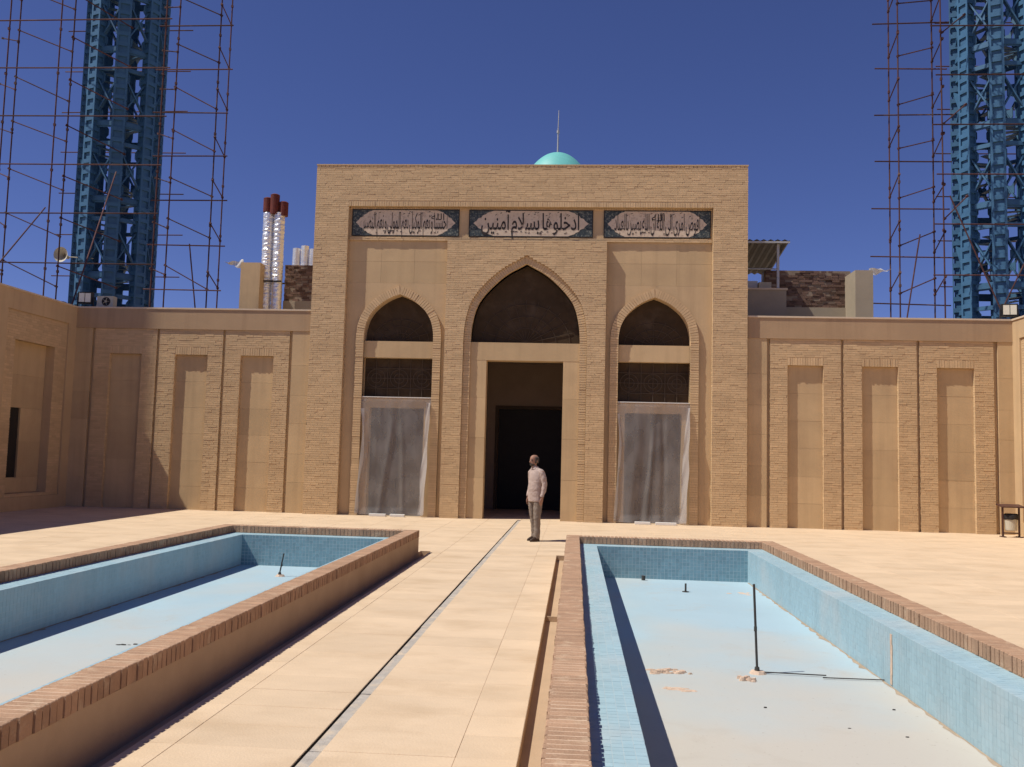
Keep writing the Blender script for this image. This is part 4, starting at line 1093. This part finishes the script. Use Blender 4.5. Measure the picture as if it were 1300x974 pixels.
for k in range(8):
    u = k/7; rad = .05+.24*u**1.8; rr.append([(-.02+rad*.95*math.cos(2*PI*j/16), -.35*u+.0, .12+rad*math.sin(2*PI*j/16)) for j in range(16)])
m.rings(rr, caps=False); m.build('horn', MT['beige'], hs, smooth=True)
m = MB(); m.tube((-.02,.16,.12),(-.02,0,.12),.07,12); m.tube((-.02,.05,.12),(.9,.3,.12),.02,6); m.build('driver', MT['beige'], hs)
# torn plastic flags
def flag(label, x, y, z, L, h, rz):
    m = MB(); nu, nv = 10, 5; g = []
    for i in range(nu+1):
        u = i/nu
        for j in range(nv+1):
            v = j/nv-.5; ww = h*(1-u*.85)*(.6+.4*math.sin(3*u+1)); m.v.append((L*u, .06*math.sin(9*u+3*v), .13*u*L+v*ww+.02*math.sin(14*u)))
    for i in range(nu):
        for j in range(nv):
            a = i*(nv+1)+j; m.f.append((a, a+1, a+nv+2, a+nv+1)); m.t.append(.5)
    o = m.build('plastic_scrap', MT['white'], smooth=True); o.location = (x, y, z); o.rotation_euler = (0, 0, rz); tag(o, label, 'plastic scrap')
flag('white plastic scrap fluttering from the rendered roof pier', 8.40, 26.2, 7.21, .62, .24, 0.1)
flag('pale plastic scrap fluttering from the buff roof block beside the flues', -9.78, 25.2, 7.02, .6, .3, PI-.1)

# ------------------------------------------------------------ rubbish bin
bn = thing('rubbish_bin', 'dark metal rubbish bin hung in a roofed stand by the wall corner', 'bin', (10.46, 22.45, 0))
for s in (-1, 1):
    m = MB(); m.box(s*.19-.018, s*.19+.018, -.018, .018, 0, .72); m.build('post', MT['brownm'], bn)
    m = MB(); m.box(s*.19-.03, s*.19+.03, -.12, .12, 0, .025); m.build('foot', MT['brownm'], bn)
m = MB(); m.bar((-.19,0,.10),(.19,0,.10),.03,.03); m.build('crossbar', MT['brownm'], bn)
m = MB(); m.rings([[(-.27,-.17,.71),(.27,-.17,.71),(.27,.17,.76),(-.27,.17,.76)],[(-.27,-.17,.735),(.27,-.17,.735),(.27,.17,.785),(-.27,.17,.785)]]); m.build('canopy', MT['brownm'], bn, fix=True)
m = MB(); rr = []
for (z, r_) in ((.16,.125),(.18,.135),(.45,.15),(.47,.155)): rr.append([(r_*math.cos(2*PI*i/20), r_*.8*math.sin(2*PI*i/20), z) for i in range(20)])
m.rings(rr); m.build('drum', MT['beige'], bn)
m = MB(); rr = []
for (z, r_) in ((.43,.165),(.46,.175),(.53,.17),(.56,.13)): rr.append([(r_*math.cos(2*PI*i/20)*(1+.05*math.sin(5*i)), r_*.85*math.sin(2*PI*i/20), z+.01*math.sin(i*2.1)) for i in range(20)])
m.rings(rr); m.build('bin_bag', MT['black'], bn)

# ------------------------------------------------------------ the man
def loft(mb, pts, k=16):
    mb.rings([[(x+rx*math.cos(2*PI*i/k), y+ry*math.sin(2*PI*i/k), z) for i in range(k)] for (x, y, z, rx, ry) in pts])
def remeshed(name, mb, m, parent, vox, smooth=4, wr=0.0):
    me = mb.mesh(name, m, fix=True); o = bpy.data.objects.new(name, me); C.objects.link(o)
    r_ = o.modifiers.new('remesh', 'REMESH'); r_.mode = 'VOXEL'; r_.voxel_size = vox; r_.use_smooth_shade = True
    s_ = o.modifiers.new('smooth', 'SMOOTH'); s_.iterations = smooth; s_.factor = .5
    dg = bpy.context.evaluated_depsgraph_get(); me2 = bpy.data.meshes.new_from_object(o.evaluated_get(dg))
    bpy.data.objects.remove(o)
    if wr:
        from mathutils import noise as NZ
        for v in me2.vertices:
            p = v.co; q = NZ.noise(Vector((p.x*9, p.y*9, p.z*17+p.x*8)))+.6*NZ.noise(Vector((p.x*22+5, p.y*22, p.z*34-p.x*14)))
            v.co = p+v.normal*q*wr
    me2.polygons.foreach_set('use_smooth', [True]*len(me2.polygons))
    return link(name, me2, parent)
man = thing('person', 'person in pale long shirt and taupe trousers standing before the doorway', 'person', (-0.76, 17.63, 0.001))
man.rotation_euler = (0, 0, math.radians(-48)); man.scale = (.88, .92, .985)
HX, HY = -.035, -.03     # head shift (turned a little)
b = MB()
loft(b, [(HX,HY+.02,1.46,.055,.06),(HX,HY,1.50,.052,.062)])
# head: jaw to crown
loft(b, [(HX-.005,HY-.035,1.478,.030,.035),(HX-.005,HY-.03,1.490,.048,.062),(HX,HY-.02,1.52,.062,.078),(HX,HY-.012,1.56,.072,.09),(HX,HY-.005,1.60,.076,.098),(HX,HY,1.635,.076,.100),(HX,HY+.003,1.665,.066,.088),(HX,HY+.005,1.688,.045,.062),(HX,HY+.005,1.698,.018,.025)], 20)
loft(b, [(HX-.004,HY-.100,1.545,.012,.012),(HX-.004,HY-.113,1.553,.017,.017),(HX-.004,HY-.105,1.58,.011,.014),(HX-.003,HY-.098,1.60,.008,.008)], 10)   # nose
for s in (-1, 1): loft(b, [(HX+s*.078,HY+.01,1.545,.007,.013),(HX+s*.083,HY+.012,1.57,.010,.018),(HX+s*.082,HY+.014,1.60,.008,.018)], 10)   # ears
loft(b, [(HX*.7,.0,1.34,.10,.08),(HX*.8,.0,1.40,.075,.07),(HX*.9,HY*.6,1.44,.060,.062),(HX,HY*.9,1.485,.055,.058)])
loft(b, [(0,0,.80,.14,.09),(0,0,.95,.15,.10),(0,0,1.1,.15,.10),(0,0,1.25,.16,.10),(0,0,1.36,.12,.08)])
ARM = {1: [(.185,.01,1.385),(.225,.03,1.25),(.245,.045,1.12),(.25,.02,.98),(.247,-.02,.86)], -1: [(-.185,.01,1.385),(-.225,.035,1.25),(-.24,.05,1.12),(-.235,.02,.98),(-.22,-.03,.87)]}
for s in (1, -1):
    a = ARM[s]; loft(b, [(*a[4][:2], .84, .026, .03), (*a[4], .026, .030), (*a[3], .038, .040), (*a[2], .042, .044), (*a[1], .046, .048), (*a[0], .05, .05)][::1])
    hx, hy = a[4][0], a[4][1]
    loft(b, [(hx-.004*s,hy-.012,.765,.012,.036),(hx-.002*s,hy-.008,.80,.016,.042),(hx,hy,.84,.02,.034),(hx,hy,.865,.022,.028)])   # palm
    for q, ln in ((-.033,.062),(-.012,.072),(.009,.070),(.028,.055)):
        loft(b, [(hx-.022*s,hy-.012+q,.775-ln,.0065,.0065),(hx-.012*s,hy-.012+q,.785-ln*.55,.008,.008),(hx-.003*s,hy-.010+q,.785,.009,.009)], 8)
    loft(b, [(hx-.02*s,hy-.060,.755,.008,.009),(hx-.012*s,hy-.052,.785,.010,.010),(hx-.004*s,hy-.034,.825,.012,.014)], 8)
for s in (1, -1):
    k_ = -.05*s
    loft(b, [(s*.10,.03+k_,.06,.035,.05),(s*.10,.03+k_,.12,.036,.045),(s*.098,.03+k_*.7,.30,.05,.055),(s*.095,.0+k_*.5,.47,.055,.06),(s*.085,.0,.70,.07,.075),(s*.075,0,.88,.08,.09)])
    loft(b, [(s*.11,-.03+k_,.012,.036,.11),(s*.11,-.03+k_,.035,.036,.11),(s*.105,.0+k_,.07,.034,.07)])
remeshed('body', b, MT['skin'], man, .0075, 2)
sh = MB()
loft(sh, [(0,-.005,.775,.193,.135),(0,-.005,.80,.190,.133),(0,-.012,.92,.180,.130),(0,-.018,1.02,.176,.132),(0,-.012,1.15,.182,.128),(0,-.005,1.26,.190,.122),(0,0,1.34,.186,.108),(0,.004,1.39,.165,.092),(0,.004,1.425,.115,.078),(HX*.5,.0,1.452,.072,.066),(HX*.7,-.004,1.475,.064,.064)], 24)
for s in (1, -1):
    a = ARM[s]; loft(sh, [(a[4][0],a[4][1],.875,.040,.046),(a[4][0],a[4][1],.905,.040,.046),(*a[3],.047,.052),(a[3][0],a[3][1]+.01,1.05,.048,.055),(*a[2],.053,.058),(*a[1],.060,.065),(a[0][0]-s*.004,a[0][1],1.36,.068,.070),(a[0][0]-s*.03,a[0][1],1.405,.050,.055),(a[0][0]-s*.06,a[0][1],1.425,.03,.03)])
remeshed('shirt', sh, MT['shirt'], man, .010, 3, .0075)
tr = MB()
for s in (1, -1):
    k_ = -.05*s
    loft(tr, [(s*.102,.022+k_,.055,.060,.078),(s*.102,.022+k_,.08,.060,.076),(s*.100,.025+k_,.13,.068,.076),(s*.099,.02+k_*.7,.30,.066,.076),(s*.096,-.002+k_*.5,.47,.072,.082),(s*.09,-.005,.68,.090,.100),(s*.08,0,.84,.095,.108)])
loft(tr, [(0,0,.74,.05,.05),(0,0,.80,.165,.112),(0,0,.90,.170,.115),(0,0,.98,.15,.10)])
remeshed('trousers', tr, MT['trouser'], man, .010, 3, .0085)
for s in (1, -1):
    m = MB(); k_ = -.05*s; loft(m, [(s*.112,-.035+k_,0,.046,.130),(s*.112,-.035+k_,.02,.048,.135),(s*.112,-.03+k_,.045,.044,.122),(s*.108,-.0+k_,.075,.040,.085),(s*.105,.02+k_,.10,.036,.05)], 18); m.build('shoe', MT['shoe'], man, smooth=True, fix=True)
hr = MB()     # fringe of hair round back and sides
rr = []
for (z, e) in ((1.535,.004),(1.56,.007),(1.60,.008),(1.635,.007),(1.655,.003)):
    f = {1.535:(.066,.083),1.56:(.072,.09),1.60:(.076,.098),1.635:(.076,.10),1.655:(.070,.093)}[z]
    rr.append([(HX+(f[0]+e)*math.cos(a), HY+.002+(f[1]+e)*math.sin(a), z) for a in [math.radians(-20+220*i/20) for i in range(21)]])
k = len(rr[0])
for r_ in rr: hr.v += r_
for a in range(len(rr)-1):
    for i in range(k-1): hr.f.append((a*k+i, a*k+i+1, (a+1)*k+i+1, (a+1)*k+i)); hr.t.append(.5)
ho = hr.build('hair', MT['hair'], man, smooth=True); sd = ho.modifiers.new('thick', 'SOLIDIFY'); sd.thickness = .012; sd.offset = 0
bd = MB(); loft(bd, [(HX-.005,HY-.042,1.474,.028,.032),(HX-.005,HY-.038,1.488,.050,.062),(HX-.004,HY-.030,1.515,.062,.074),(HX-.003,HY-.026,1.538,.060,.074),(HX-.003,HY-.03,1.548,.045,.066)], 20); bd.build('beard', MT['hair'], man, smooth=True, fix=True)
for s in (-1, 1):
    m = MB(); loft(m, [(HX+s*.03,HY-.083,1.572,.014,.012),(HX+s*.03,HY-.086,1.583,.019,.014),(HX+s*.03,HY-.085,1.594,.016,.012)], 10); m.build('eye', MT['nose'], man, smooth=True)
    m = MB(); m.bar((HX+s*.012,HY-.098,1.604),(HX+s*.05,HY-.085,1.606),.008,.010); m.build('eyebrow', MT['hair'], man)
for s in (-1, 1):
    m = MB(); m.rings([[(HX*.7+s*.012,-.085,1.43),(HX*.7+s*.07,-.07,1.425),(HX*.7+s*.062,-.03,1.482),(HX*.7+s*.02,-.07,1.482)],[(HX*.7+s*.012,-.097,1.425),(HX*.7+s*.078,-.078,1.418),(HX*.7+s*.070,-.034,1.485),(HX*.7+s*.02,-.078,1.485)]]); m.build('collar', MT['shirt'], man, fix=True)
